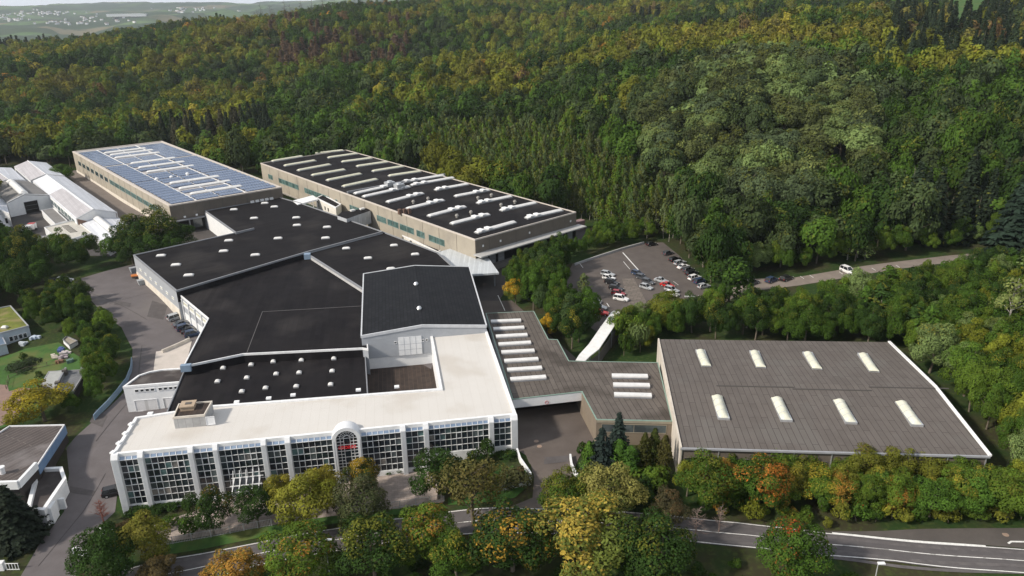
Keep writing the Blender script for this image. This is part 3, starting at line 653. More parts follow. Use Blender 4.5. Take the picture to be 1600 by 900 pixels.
for x, y in [(427,565.7),(471,563.5),(521.7,561),(431.5,585),(467.5,583),(519,580.5),(415,607),(463,604.5),(516.7,601.5),(348.7,575.7),(392.5,570.5),(340,596.7),(385.7,591),(378,612.5)]:
    dome(hall3, x, y, 8.6, AF, 1.15, 1.15)
CT = PX([(566,568),(684,563),(700,628),(570,632)], 4.8)
court = flat_building('court_roof', 'small sunken rust-streaked roof enclosed by the tall block and the white roof', CT, 4.8, 3.0, WHITE, RUST, GREYD, 'low building', rim=.1, rimh=.2)

# tall block with the shallow gable
ze, zr = 12.7, 14.0
bl, bm_, br = Vector(G(564.5,525,ze)), Vector(G(660,508,zr)), Vector(G(760,508.5,ze)); cl, cm_, cr_ = Vector(G(568,428,ze)), Vector(G(648,415,zr)), Vector(G(733,417,ze))
cc = (bl+br+cl+cr_)/4; tall = empty('tall_block', (cc.x, cc.y, 4.5), 'tall grey-fronted block with shallow gabled black roof in the middle of the site', 'factory hall')
low = 4.0; mb = MB(); dz = Vector((0,0,.35))
def dn(p, z): return Vector((p.x, p.y, z))
mb.face([dn(bl,7.2), dn(br,7.2), br-dz, bm_-dz, bl-dz]); mb.face([dn(br,low), dn(cr_,low), cr_-dz, br-dz]); mb.face([dn(cr_,low), dn(cl,low), cl-dz, cm_-dz, cr_-dz]); mb.face([dn(cl,low), dn(bl,low), bl-dz, cl-dz])
mb.build('wall', GREYM, tall)
Ft = frame(bl, br, (cc.x, cc.y)); Lt = Ft[3]
mb = MB(); mb.face([wpt(Ft,0,low,-.25), wpt(Ft,Lt*.6,low,-.25), wpt(Ft,Lt*.6,7.2,-.25), wpt(Ft,0,7.2,-.25)]); mb.face([wpt(Ft,0,7.2,0), wpt(Ft,Lt*.6,7.2,0), wpt(Ft,Lt*.6,7.2,-.25), wpt(Ft,0,7.2,-.25)]); mb.build('lower_wall', WHITE, tall)
mb = MB()
mb.hexa([bl-dz, bm_-dz, cm_-dz, cl-dz], [bl, bm_, cm_, cl]); mb.hexa([bm_-dz, br-dz, cr_-dz, cm_-dz], [bm_, br, cr_, cm_]); mb.build('roof', BITUS, tall)
mb = MB()
up = Vector((0,0,.12)); o_ = fn*.15
for a_, b_ in ((bl,bm_),(bm_,br),(br,cr_),(cr_,cm_),(cm_,cl),(cl,bl)): mb.bar(a_-up*1.5, b_-up*1.5, .3, .62)
mb.build('edge_trim', mat('pale_trim', (.55,.57,.6), .5), tall)
ud0, ud1 = (Vector(G(622,530,10.5))-bl).dot(Ft[1]), (Vector(G(658,527,10.5))-bl).dot(Ft[1])
mb = MB(); wbox(mb, Ft, ud0, ud1, 7.3, 11.6, .02, .12)
for i in range(1, 4): u = ud0+(ud1-ud0)*i/4; wbox(mb, Ft, u-.03, u+.03, 7.3, 11.6, .12, .15, 1)
for z in (8.6, 9.9): wbox(mb, Ft, ud0, ud1, z, z+.05, .12, .148, 1)
mb.build('white_gate', [WHITE, GREYM], tall)
for i in range(9): u = ud0-.9+i*(ud1-ud0+2.6)/9; window(Ft, u, u+.55, 10.2, 10.75, tall, 1, 1, WTRIM, GL_D)
for x, y in ((650,444),(655,482)):
    p = Vector(G(x,y,zr+.2)); mb = MB(); mb.tube(p-Vector((0,0,.7)), p+Vector((0,0,.1)), .45, .45, 14); mb.tube(p+Vector((0,0,.1)), p+Vector((0,0,.5)), .62, .35, 14); mb.build('roof_vent', ALU, tall)

# ------------------------------------------------------------------ link building with the gateway, and the brown right hall
ZL = 9.8
lk = PX([(759,489.5),(834,486),(857,530),(871,530.5),(889,564),(1028,566.5),(1050.5,658),(932,655.5),(909,612),(801,624)], ZL)
link = empty('gateway_building', (*centre(lk), 5), 'low grey-felt link roof with white strip rooflights over the dark gateway', 'gateway building')
lkc = ccw(lk)
mb = MB(); mb.poly([(x,y,ZL) for x,y in lkc]); mb.build('roof', FELT, link)
mb = MB()
n_ = len(lkc)
for i in range(n_):
    a_, b_ = lkc[i], lkc[(i+1)%n_]; mb.face([(*a_,ZL-1.9),(*b_,ZL-1.9),(*b_,ZL-.08),(*a_,ZL-.08)])
mb.poly([(x,y,ZL-1.9) for x,y in lkc]); mb.build('fascia', WHITE, link)
mb = MB(); ringmesh(mb, inset(lkc,-.05), inset(lkc,.15), ZL-.1, ZL+.04); mb.build('edge_trim', GREEN, link)
blk = ccw([lk[8], lk[4], lk[5], lk[6], lk[7]]); mb = MB(); mb.prism(inset(blk,-.02), 2.5, ZL-.12, top=False); mb.build('wall', mat('brown_concrete', (.20,.165,.125), .85, (.17,.14,.11), .4), link)
Fb = frame(lk[7], lk[6], centre(blk)); window(Fb, Fb[3]*.07, Fb[3]*.93, 7.3, 9.0, link, 2, 1, mat('frame_tan', (.3,.27,.21), .7), GL_G)
mb = MB(); wbox(mb, Fb, .05, Fb[3]-.05, 9.25, 9.7, .03, .12); mb.build('lintel', mat('frame_tan', (0,0,0)), link)
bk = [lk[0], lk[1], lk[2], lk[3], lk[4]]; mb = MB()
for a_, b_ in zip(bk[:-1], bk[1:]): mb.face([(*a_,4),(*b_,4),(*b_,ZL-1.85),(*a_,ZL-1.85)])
Fx = frame(lk[9], lk[8], (0,140)); mb.face([wpt(Fx,-.5,3,-4.5), wpt(Fx,Fx[3]+.8,3,-4.5), wpt(Fx,Fx[3]+.8,ZL-1.85,-4.5), wpt(Fx,-.5,ZL-1.85,-4.5)])  # near-black wall added behind the fascia to stand for the gateway's shade
mb.build('gateway_shade_wall', DARKIN, link)
for a_, b_ in [((767,504.5),(814,502.5)),((771,516.2),(819,513.7)),((775,528),(824,525.2)),((779,540.3),(829.5,537.3)),((783.5,552.8),(835,550)),((788,566.5),(841,563.2)),((792.5,580.5),(846.7,577)),((797.5,595.3),(853,591.3))]:
    skylight(link, G(*a_,ZL), G(*b_,ZL), 1.25, .25, LGTW, 'flat', curb=.3, mcurb=GREYD)
for a_, b_ in [((956,589.5),(1012,590.3)),((958,603.7),(1015,604.7)),((959.5,619),(1018,620.5))]: skylight(link, G(*a_,ZL), G(*b_,ZL), 1.3, .25, LGTW, 'flat', curb=.3, mcurb=GREYD)
Fw = frame(lk[9], lk[8], (0,140)); mb = MB(); u = Fw[3]*.49
for i in range(20):
    t0, t1 = 2*math.pi*i/20, 2*math.pi*(i+1)/20; mb.bar(wpt(Fw,u+.32*math.cos(t0),8.35+.32*math.sin(t0),.04), wpt(Fw,u+.32*math.cos(t1),8.35+.32*math.sin(t1),.04), .1, .04)
mb.face([wpt(Fw,u+.3*math.cos(t),8.35+.3*math.sin(t),.03) for t in [2*math.pi*i/20 for i in range(20)]], 1)
mb.build('round_sign', [mat('sign_red', (.45,.05,.06), .5), WTRIM], link)
# low buttress wall of the bright concrete on the right hall's flank
zE, zR = 11.0, 11.9
rl, rr_, r2, r1 = Vector(G(1028,530,zE)), Vector(G(1389,534.5,zE)), Vector(G(1547,713,zE)), Vector(G(1063,700,zE))
k1 = Vector(G(1041.5,597,zR)); k2 = Vector(G(1461,604,zR))
rc = (rl+rr_+r1+r2)/4; rh_ = empty('brown_hall', (rc.x, rc.y, 5), 'wide low hall with brown-grey felt roof and eight domed rooflights at the right', 'warehouse')
mb = MB(); t_ = Vector((0,0,.3))
mb.face([rl,k1,k2,rr_][::-1]); mb.face([k1,r1,r2,k2][::-1] if False else [r1,r2,k2,k1]); 
for a_, b_ in ((r1,r2),(r2,k2),(k2,rr_),(rr_,rl),(rl,k1),(k1,r1)): mb.face([a_-t_, b_-t_, b_, a_])
mb.build('roof', FELTR, rh_)
mb = MB(); c2_ = (rc.x, rc.y)
def inn(p, d=.35): v = Vector((rc.x-p.x, rc.y-p.y, 0)).normalized()*d; return p+v
for a_, b_ in ((r1,r2),(r2,k2),(k2,rr_),(rr_,rl),(rl,k1),(k1,r1)):
    a_, b_ = inn(a_), inn(b_); mb.face([dn(a_,2), dn(b_,2), b_-t_, a_-t_])
mb.build('wall', BRONZE, rh_)
Fr = frame(inn(r1), inn(r2), c2_); Lr = Fr[3]
for i in range(9): mb = MB(); u = Lr*i/8; wbox(mb, Fr, min(max(u-.08,0),Lr-.2), min(max(u-.08,0),Lr-.2)+.16, 3, 10.7, .02, .14); mb.build('downpipe', ALU, rh_)
for i in range(8): window(Fr, Lr*i/8+.5, Lr*(i+1)/8-.5, 7.7, 9.1, rh_, 4, 1, JOINT, GL_D)
mb = MB(); mb.bar(r1-Vector((0,0,.12)), r2-Vector((0,0,.12)), .35, .3); mb.build('gutter', mat('gutter_grey', (.3,.31,.33), .5), rh_)
mb = MB()
for a_, b_ in ((r2,k2),(k2,rr_)): mb.bar(a_+up, b_+up, .5, .3)
mb.build('verge_trim', WTRIM, rh_)
mb = MB()
oo = (r1-r2).normalized()*.22
for a_, b_ in ((rl,k1),(k1,r1)):
    A0, B0 = a_+oo*.1, b_+oo*.1; A1, B1 = a_-oo*1.2, b_-oo*1.2
    mb.hexa([dn(A0,4), dn(B0,4), dn(B1,4), dn(A1,4)] , [A0+up*2, B0+up*2, B1+up*2, A1+up*2])
mb.build('flank_wall', mat('pale_concrete', (.58,.53,.46), .85, (.46,.42,.37), .4, 8), rh_)
def zroof(y, base=0): return 0
for (x0,y0,x1,y1) in [(1093.7,549,1103.7,573),(1178,550.5,1189,575),(1261,552.5,1277,577.5),(1347,554.5,1366,581.5),(1120,620,1131,656.5),(1213,623,1229,659.5),(1310,626.5,1330,663),(1407,629,1433,667)]:
    def onroof(x, y):
        z = 11.4
        for _ in range(6):
            P = Vector(G(x,y,z)); A0, B0, C0 = (rl,k1,rr_) if y < 600 else (r1,k1,r2)
            nrm = (B0-A0).cross(C0-A0); z = A0.z-(nrm.x*(P.x-A0.x)+nrm.y*(P.y-A0.y))/nrm.z
        return Vector(G(x,y,z))
    skylight(rh_, onroof(x0,y0), onroof(x1,y1), 1.9 if y0 < 600 else 1.95, .62, mat('skylight_dusty', (.62,.62,.52), .4, (.54,.54,.44), .7, 5), 'arch', curb=.25, ribs=3 if y0 < 600 else 4)
mb = MB()
for x, y in ((1180,601),(1300,606),(1420,603)): p = onroof(x,y+3); mb.box((p.x,p.y,p.z+.02), (14,.35,.06), AR_)
mb.build('ridge_seam', mat('seam_tar', (.07,.065,.06), .9), rh_)

# covered stair up to the car park
st = [((899.5,562.5),(914,564),8.6),((905,554),(922,556),8.7),((920,537.5),(936,545),9.3),((939,510),(956,515),10.3),((955,488),(967,498),10.8),((959,485.5),(969.5,487.5),10.9)]
root = empty('covered_stair', GT(930,560), 'white-roofed covered stairway climbing from the gateway roof to the car park', 'covered stairway')
mb = MB(); prev = None
for a_, b_, z in st:
    cur = (Vector(G(*a_,z)), Vector(G(*b_,z)))
    if prev:
        mb.hexa([prev[0]-t_*.7, prev[1]-t_*.7, cur[1]-t_*.7, cur[0]-t_*.7], [prev[0], prev[1], cur[1], cur[0]])
    prev = cur
mb.build('roof', LGTW, root); mb = MB()
for a_, b_, z in st[1:]:
    for w_ in (a_, b_): p = Vector(G(*w_,z)); mb.bar((p.x,p.y,tz(p.x,p.y)-.5), (p.x,p.y,z-.2), .16)
mb.build('post', GREYD, root)
mb = MB(); prev = None
for a_, b_, z in st:
    p = Vector(G(*b_,z)); 
    if prev is not None: mb.face([(prev.x,prev.y,tz(prev.x,prev.y)), (p.x,p.y,tz(p.x,p.y)), p-Vector((0,0,1.1)), prev-Vector((0,0,1.1))])
    prev = p
mb.build('side_wall', JOINT, root)

# ------------------------------------------------------------------ the two large halls behind
def big_hall(name, label, px, z, base, roofm, rim=.35):
    P = PX(px, z); root = flat_building(name, label, P, z, base, CONC, roofm, mat('rim_pale', (.55,.50,.45), .7), 'factory hall', rim=rim); return P, root
ZS = 16.0
SP, solar = big_hall('solar_hall', 'large beige hall whose whole roof is covered with blue solar panels', [(113,236.5),(253,220),(440,292),(264,321)], ZS, 5, mat('pale_roof', (.42,.40,.39), .8), .9)
def panel_joints(F, z0, z1, n, root, m=JOINT):
    for i in range(1, n): mb = MB(); u = F[3]*i/n; wbox(mb, F, u-.07, u+.07, z0, z1, .005, .04); mb.build('panel_joint', m, root)
Fs = frame(SP[0], SP[3], centre(SP)); Ls = Fs[3]; panel_joints(Fs, 5, ZS-.5, 18, solar)
mb = MB(); wbox(mb, Fs, 0, Ls, 4, 7.0, .0, .1); mb.build('plinth', CONCW, solar)
for i in range(16):
    a_ = Ls*(.06+.055*i); b_ = a_+Ls*.05 if i > 6 else a_+Ls*.036
    window(Fs, a_, b_, 10.6, 12.6, solar, 3, 1, mat('frame_teal', (.2,.27,.26), .5), GL_GR if i > 6 else GL_D, fw=.12)
Fs2 = frame(SP[3], SP[2], centre(SP)); Ls2 = Fs2[3]
mb = MB(); wbox(mb, Fs2, 0, Ls2, 4, ZS-.42, .01, .12); mb.build('front_sheet', BRONZE, solar); panel_joints((Fs2[0]+Fs2[2]*.12,)+Fs2[1:], 5, ZS-.5, 9, solar)  # front sheet is darker and browner than the side walls
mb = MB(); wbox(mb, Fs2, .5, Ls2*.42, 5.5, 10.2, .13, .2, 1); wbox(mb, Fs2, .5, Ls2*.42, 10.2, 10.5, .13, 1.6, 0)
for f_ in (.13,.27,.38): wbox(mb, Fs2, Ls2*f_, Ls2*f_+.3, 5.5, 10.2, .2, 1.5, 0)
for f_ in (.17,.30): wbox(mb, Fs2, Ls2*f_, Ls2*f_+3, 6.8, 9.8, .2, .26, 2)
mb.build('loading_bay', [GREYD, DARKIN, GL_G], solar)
for f_ in (.1,.2,.29): 
    mb = MB(); wbox(mb, Fs2, Ls2*f_, Ls2*f_+.7, 10.9, 11.5, .13, .3); mb.build('wall_lamp', WTRIM, solar)
for i in range(5): u = Ls2*(.69+.045*i); mb = MB(); wbox(mb, Fs2, u, u+1.3, 12.0, 12.8, .13, .6); mb.build('wall_vent', WTRIM, solar)
# solar roof, coordinates along the two roof edges (u across, v along)
A0 = Vector((*SP[3],0)); EU = (Vector((*SP[2],0))-A0); EV = (Vector((*SP[0],0))-A0); LU, LV = EU.length, EV.length
def sp_(u, v, z=ZS): p = A0+EU*u+EV*v; return Vector((p.x,p.y,z))
def uv_of(x, y, z=ZS):
    P = G(x,y,z); M = np.array([[EU.x,EV.x],[EU.y,EV.y]]); return np.linalg.solve(M, [P[0]-A0.x, P[1]-A0.y])
PVM = bpy.data.materials.new('solar_glass'); PVM.use_nodes = True
def _pv():
    n = PVM.node_tree; L = n.links; b = n.nodes['Principled BSDF']; g = n.nodes.new('ShaderNodeNewGeometry'); vr = n.nodes.new('ShaderNodeVectorRotate'); vr.rotation_type = 'Z_AXIS'
    vr.inputs['Angle'].default_value = -math.atan2(EU.y, EU.x); L.new(g.outputs['Position'], vr.inputs['Vector'])
    br = n.nodes.new('ShaderNodeTexBrick'); L.new(vr.outputs[0], br.inputs['Vector']); br.offset = 0; br.inputs['Scale'].default_value = 1
    br.inputs['Brick Width'].default_value = 1.0; br.inputs['Row Height'].default_value = 1.7; br.inputs['Mortar Size'].default_value = .035
    br.inputs['Color1'].default_value = (.075,.115,.20,1); br.inputs['Color2'].default_value = (.10,.145,.24,1); br.inputs['Mortar'].default_value = (.3,.33,.38,1)
    L.new(br.outputs[0], b.inputs['Base Color']); b.inputs['Roughness'].default_value = .22; b.inputs['Specular IOR Level'].default_value = .7
_pv()
lights = [((164,240),(227,231)),((174,243.5),(238,233.5)),((181,248),(248,237.5)),((206,256.5),(273,246)),((218,263),(287,252)),((231,270),(302,258)),((267,287.5),(341,274.5)),((282,296),(358,281.5)),((299,304),(376,289.5))]
LB = []
for a_, b_ in lights:
    u0, v0 = uv_of(*a_); u1, v1 = uv_of(*b_); v = (v0+v1)/2; LB.append((u0, u1, v))
    skylight(solar, sp_(u0, v, ZS-.2), sp_(u1, v, ZS-.2), 2.5, .45, LGTW, 'arch', curb=.35)
# panel fields: blocks in v, three columns in u, rows tilted east/west
mb = MB()
vb = [(.015,.315),(.335,.62),(.645,.955)]; ub = [(.03,.225),(.245,.655),(.69,.965)]
for v0, v1 in vb:
    for ui, (u0, u1) in enumerate(ub):
        rows = int((v1-v0)*LV/2.15); dv = (v1-v0)/rows
        for r_ in range(rows):
            a_ = v0+dv*r_; b_ = a_+dv*.90
            segs = [(u0, u1)]
            if ui == 1:
                if any(abs((a_+b_)/2-v) < 1.7/LV+dv*.5 for _, _, v in LB): 
                    segs = [(u0,.262)]*0
                else: segs = [(u0,.44),(.455,u1)]
            for s0, s1 in segs:
                z0 = ZS+.02; z1 = ZS+.32 if (v0 < .6) else ZS+.14
                if v0 < .5 and r_ % 4 == 3: pass
                za, zb_ = (z0, z1) if r_ % 2 == 0 else (z1, z0)
                mb.face([sp_(s0,a_,za), sp_(s1,a_,za), sp_(s1,b_,zb_), sp_(s0,b_,zb_)][::-1] if False else [sp_(s0,a_,za), sp_(s1,a_,za), sp_(s1,b_,zb_), sp_(s0,b_,zb_)])
                mb.face([sp_(s0,a_,ZS-.2), sp_(s1,a_,ZS-.2), sp_(s1,a_,za), sp_(s0,a_,za)]); mb.face([sp_(s1,b_,ZS-.2), sp_(s0,b_,ZS-.2), sp_(s0,b_,zb_), sp_(s1,b_,zb_)])
mb.build('solar_panels', PVM, solar)
mb = MB()
for u in (.236,.672): mb.bar(sp_(u,.01,ZS-.1), sp_(u,.97,ZS-.1), .5, .12)
for v in (.325,.632): mb.bar(sp_(.02,v,ZS-.1), sp_(.97,v,ZS-.1), .45, .12)
mb.bar(sp_(.448,.02,ZS-.1), sp_(.448,.95,ZS-.1), .3, .12)
mb.build('roof_walkway', WTRIM, solar)
for x, y in ((245,281),(268,278),(293,273)):
    p = Vector(G(x,y,ZS)); mb = MB(); mb.tube(p-Vector((0,0,.3)), p+Vector((0,0,.5)), .6, n=12); mb.tube(p+Vector((0,0,.5)), p+Vector((0,0,.9)), .8, .4, 12); mb.build('roof_vent', WTRIM, solar)

DP, dark = big_hall('dark_roof_hall', 'long beige hall with black roof and two rows of strip rooflights before the forest', [(407,254.5),(541,234),(900,331),(742,374)], ZS, 5, BITU, .3)
Fd = frame(DP[0], DP[3], centre(DP)); Ld = Fd[3]; panel_joints(Fd, 5, ZS-.5, 17, dark)
FT = mat('frame_teal', (0,0,0))
for a_, b_ in ((.045,.075),(.115,.24),(.275,.415),(.445,.455),(.515,.565),(.575,.61),(.64,.68),(.685,.73),(.735,.79),(.80,.83),(.845,.9)):
    window(Fd, Ld*a_, Ld*b_, 10.2, 12.3, dark, max(2,int((b_-a_)*50)), 1, FT, GL_GR, fw=.12)
mb = MB(); wbox(mb, Fd, 0, Ld, 4, 6.6, .0, .1); mb.build('plinth', CONCW, dark)
Fd2 = frame(DP[3], DP[2], centre(DP)); Ld2 = Fd2[3]
mb = MB(); wbox(mb, Fd2, 0, Ld2, 4, ZS-.42, .01, .12); mb.build('front_sheet', BRONZE, dark); panel_joints((Fd2[0]+Fd2[2]*.12,)+Fd2[1:], 5, ZS-.5, 8, dark)  # front again darker and browner than the long side
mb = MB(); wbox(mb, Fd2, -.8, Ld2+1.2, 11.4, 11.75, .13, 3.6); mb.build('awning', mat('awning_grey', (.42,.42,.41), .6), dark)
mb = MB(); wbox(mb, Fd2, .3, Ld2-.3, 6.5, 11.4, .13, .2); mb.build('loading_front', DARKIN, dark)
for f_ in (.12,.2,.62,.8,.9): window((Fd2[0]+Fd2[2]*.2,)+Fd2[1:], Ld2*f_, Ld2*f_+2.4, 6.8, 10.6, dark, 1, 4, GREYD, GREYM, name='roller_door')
mb = MB(); wbox(mb, Fd2, 0, Ld2, 5, 7.4, .2, 2.2); mb.build('loading_ramp', mat('ramp_concrete', (.2,.19,.18), .9), dark)
for f_ in (.06,.22,.5,.93): mb = MB(); wbox(mb, Fd2, Ld2*f_, Ld2*f_+.5, 13.2, 13.8, .13, .3); mb.build('wall_lamp', WTRIM, dark)
cream = [((425,253),(473,245)),((444.5,260),(493,251.8)),((465.5,267.5),(516,258)),((487.5,275),(539,266)),((511,283),(564,272.5)),((536,292.5),(589,281)),
 ((492,240.7),(537,235.9)),((512.5,247.5),(558,241)),((534,254),(581,248)),((557.5,261),(605.5,254)),((582,268.7),(630,261)),((607.5,276),(657,268.7))]
white = [((554,303.7),(625,288)),((567.5,308.7),(640,292.5)),((627.5,286),(694,275)),((642.5,290.5),(709,278.7)),((605,317),(661,303)),((636,327.5),(693,313.7)),((669.5,339),(727,324)),
 ((680,298),(731,288.7)),((711,308),(764,298)),((746,318.7),(799,308)),((782.5,330),(837,318)),((822,342),(877.5,329.5)),((705,351),(764,336)),((744,365),(804.5,348))]
for a_, b_ in cream: skylight(dark, G(*a_,ZS-.25), G(*b_,ZS-.25), 2.1, .45, LGTC, 'arch', curb=.4)
for a_, b_ in white:
    p, q = Vector(G(*a_,ZS-.25)), Vector(G(*b_,ZS-.25)); sk = skylight(dark, p, q, 2.0, .45, LGTW, 'flat' if False else 'arch', curb=.4)
    mb = MB(); an = math.atan2((q-p).y, (q-p).x)
    for t in ((.62,.82) if a_[0] < 720 and a_[1] > 300 else (.12,.3)): c_ = p.lerp(q, t); mb.box((c_.x,c_.y,c_.z+.8), (1.4,2.2,.3), an)
    mb.build('smoke_vent', WTRIM, sk)
for x, y in ((609,291),(624,294.5)): p = G(x,y,ZS); mb = MB(); mb.box((p[0],p[1],ZS+.9), (3.2,2.6,1.6), AH); mb.tube((p[0],p[1],ZS+1.7),(p[0],p[1],ZS+2.1), .9, n=14); mb.build('air_handler', ALU, dark)
for x, y in ((747,311),(768,306.5),(783,322),(804.5,317),(714,339),(736,333.5),(646,317),(669,312)):
    p = Vector(G(x,y,ZS)); mb = MB(); mb.tube(p-Vector((0,0,.4)), p+Vector((0,0,.4)), .4, n=10); mb.tube(p+Vector((0,0,.4)), p+Vector((0,0,.95)), .65, .4, 12); mb.build('roof_vent', mat('vent_grey', (.28,.27,.25), .6), dark)
p = G(632,333,ZS); mb = MB()
for i in range(3): mb.box((p[0]-1.5+i*1.5,p[1]+i*.2,ZS+.5), (1.0,1.0,1.7), AH)
mb.build('chimney', mat('chimney_brick', (.14,.09,.07), .9), dark)
mb = MB(); mb.bar(G(542.5,301,ZS+.1), G(695,272.5,ZS+.1), .5, .9); mb.build('fire_wall', GREYD, dark)

# pale slatted canopy between the blocks
cn = PX([(684,394),(722,383),(762,401),(779.6,426),(737,429),(706,416)], 10.2)
root = empty('yard_canopy', (*centre(cn), 6), 'flat pale grey polygonal canopy over the rear yard', 'canopy')
mb = MB(); mb.prism(ccw(cn), 9.7, 10.2, bottom=True); mb.build('roof', mat('canopy_sheet', (.50,.53,.55), .5, (.46,.49,.51), .5, lines=(AH+R(50), .5, 30, (.42,.44,.46), .04)), root)
mb = MB()
for p in inset(ccw(cn), 1.0): mb.tube((p[0],p[1],5.5), (p[0],p[1],9.8), .2, n=8)
mb.build('post', GREYD, root)
# annexes in the gap between the halls
an1 = PX([(494,309),(505,303.5),(533,318.5),(524.5,324)], 12.0)
an = flat_building('white_annex', 'small white-rendered annex between the black roof and the long beige hall', an1, 12.0, 6, mat('cream_render', (.68,.66,.6), .8), BITU, WTRIM, 'annex')
Fa = frame(an1[0], an1[3], centre(an1)); 
for f_ in (.42,.58): window(Fa, Fa[3]*f_, Fa[3]*f_+.8, 9.0, 10.3, an, 1, 1, JOINT, GL_D)
cpp = PX([(457,313.5),(465,319.5),(497,311),(489,305)], 12.2); o = empty('flat_canopy', (*centre(cpp), 6), 'small flat white canopy on posts next to the white annex', 'canopy')
mb = MB(); mb.prism(ccw(cpp), 11.7, 12.2, bottom=True); mb.build('roof', WTRIM, o); mb = MB()
for p in inset(ccw(cpp), .5): mb.bar((*p,5.5), (*p,11.8), .25)
mb.build('post', WTRIM, o)
bp = PX([(527,337),(534,331),(573.5,325),(579,329),(541.5,342)], 13.2); o = empty('link_bridge', (*centre(bp), 9), 'grey corrugated link bridge joining the black-roofed hall and the long beige hall', 'bridge')
mb = MB(); mb.prism(ccw(bp), 8.8, 13.2, bottom=True, mtop=1); mb.build('body', [mat('corrugated_grey', (.44,.46,.49), .5, lines=(R(90), .4, 9, (.35,.37,.4), .08)), BITU], o)
for f_ in ((551,329.5),(566,327)): p = G(*f_,13.3); mb = MB(); mb.box((p[0],p[1],13.5), (1.6,1.2,.5), AH); mb.build('roof_dome', LGTW, o)
for x in (567,571): p = G(x,352,6); mb = MB(); mb.bar((p[0],p[1],5.5), (p[0],p[1],9.4), .5); mb.build('post', CONCW, o)
lw = PX([(579,343),(590,341),(692,389),(684,393.5)], 8.6)
o = flat_building('low_white_extension', 'long low white extension along the foot of the beige hall', lw, 8.6, 6, mat('cream_render', (0,0,0)), BITU, WTRIM, 'annex')
Fl = frame(lw[0], lw[3], centre(lw))
for f_ in (.1,.16,.22,.38,.5,.62): window(Fl, Fl[3]*f_, Fl[3]*f_+1.2, 7.0, 8.0, o, 2, 1, JOINT, GL_D)
setting(drape('verge', PT([(455,322),(480,326),(545,352),(600,368),(690,402),(700,396),(600,352),(540,340),(480,318)]), LAWN, .09))
p = G(684,382,7); mb = MB(); mb.box((p[0],p[1],tz(*p[:2])+1.2), (4,2.3,.25), AH, 0)
for sx in (-1.7,1.7):
    for sy in (-.9,.9): mb.box((p[0]+sx,p[1]+sy,tz(*p[:2])+.6), (.12,.12,1.2), 0, 1)
tag(mb.build('goods_rack', [mat('orange_board', (.5,.17,.05), .8), JOINT], loc=(p[0],p[1],6)), 'orange-topped goods rack at the foot of the beige hall', 'rack')

# ------------------------------------------------------------------ trees
def leaves(P, N, size, vary, rg, flat=.55, elong=1.5):
    """leaf sprays: P centres, N outward normals, size per leaf; returns verts, faces, vary"""
    n = len(P); nr = N*flat*1.5+rg.normal(0, .28, (n,3)); nr /= np.linalg.norm(nr, axis=1)[:,None]
    t = rg.normal(0, 1, (n,3)); t -= (t*nr).sum(1)[:,None]*nr; t /= np.linalg.norm(t, axis=1)[:,None]; b = np.cross(nr, t)
    s = size[:,None]; k = rg.uniform(.35, .6, (n,1))
    c = [P-t*s*.5*elong, P+b*s*k-t*s*.1, P+t*s*.5*elong, P-b*s*k+t*s*.15]
    V = np.stack(c, 1).reshape(-1,3); F = np.arange(4*n).reshape(-1,4); return V, F, vary
def mesh_np(name, V, F, vary, mats, extra=None):
    """foliage quads plus optional extra MB (trunk) with the second material"""
    nf = len(F); ev = []; ef = []
    if extra: ev, ef = extra.v, extra.f
    me = bpy.data.meshes.new(name)
    allV = np.concatenate([V, np.array(ev, float).reshape(-1,3)]) if len(ev) else V
    me.vertices.add(len(allV)); me.vertices.foreach_set('co', allV.astype(np.float32).ravel())
    lens = [4]*nf+[len(f) for f in ef]; idx = list(F.ravel()); o = len(V)
    for f in ef: idx += [i+o for i in f]
    me.loops.add(len(idx)); me.loops.foreach_set('vertex_index', np.array(idx, np.int32)); me.polygons.add(len(lens))
    me.polygons.foreach_set('loop_start', np.concatenate([[0], np.cumsum(lens)[:-1]]).astype(np.int32))
    me.polygons.foreach_set('loop_total', np.array(lens, np.int32))
    for m in mats: me.materials.append(m)
    me.polygons.foreach_set('material_index', np.array([0]*nf+[1]*len(ef), np.int32))
    at = me.color_attributes.new('vary', 'FLOAT_COLOR', 'POINT'); col = np.ones((len(allV),4), np.float32)
    col[:len(V),:3] = np.repeat(vary, 4, axis=0); at.data.foreach_set('color', col.ravel())
    me.update(calc_edges=True); return me
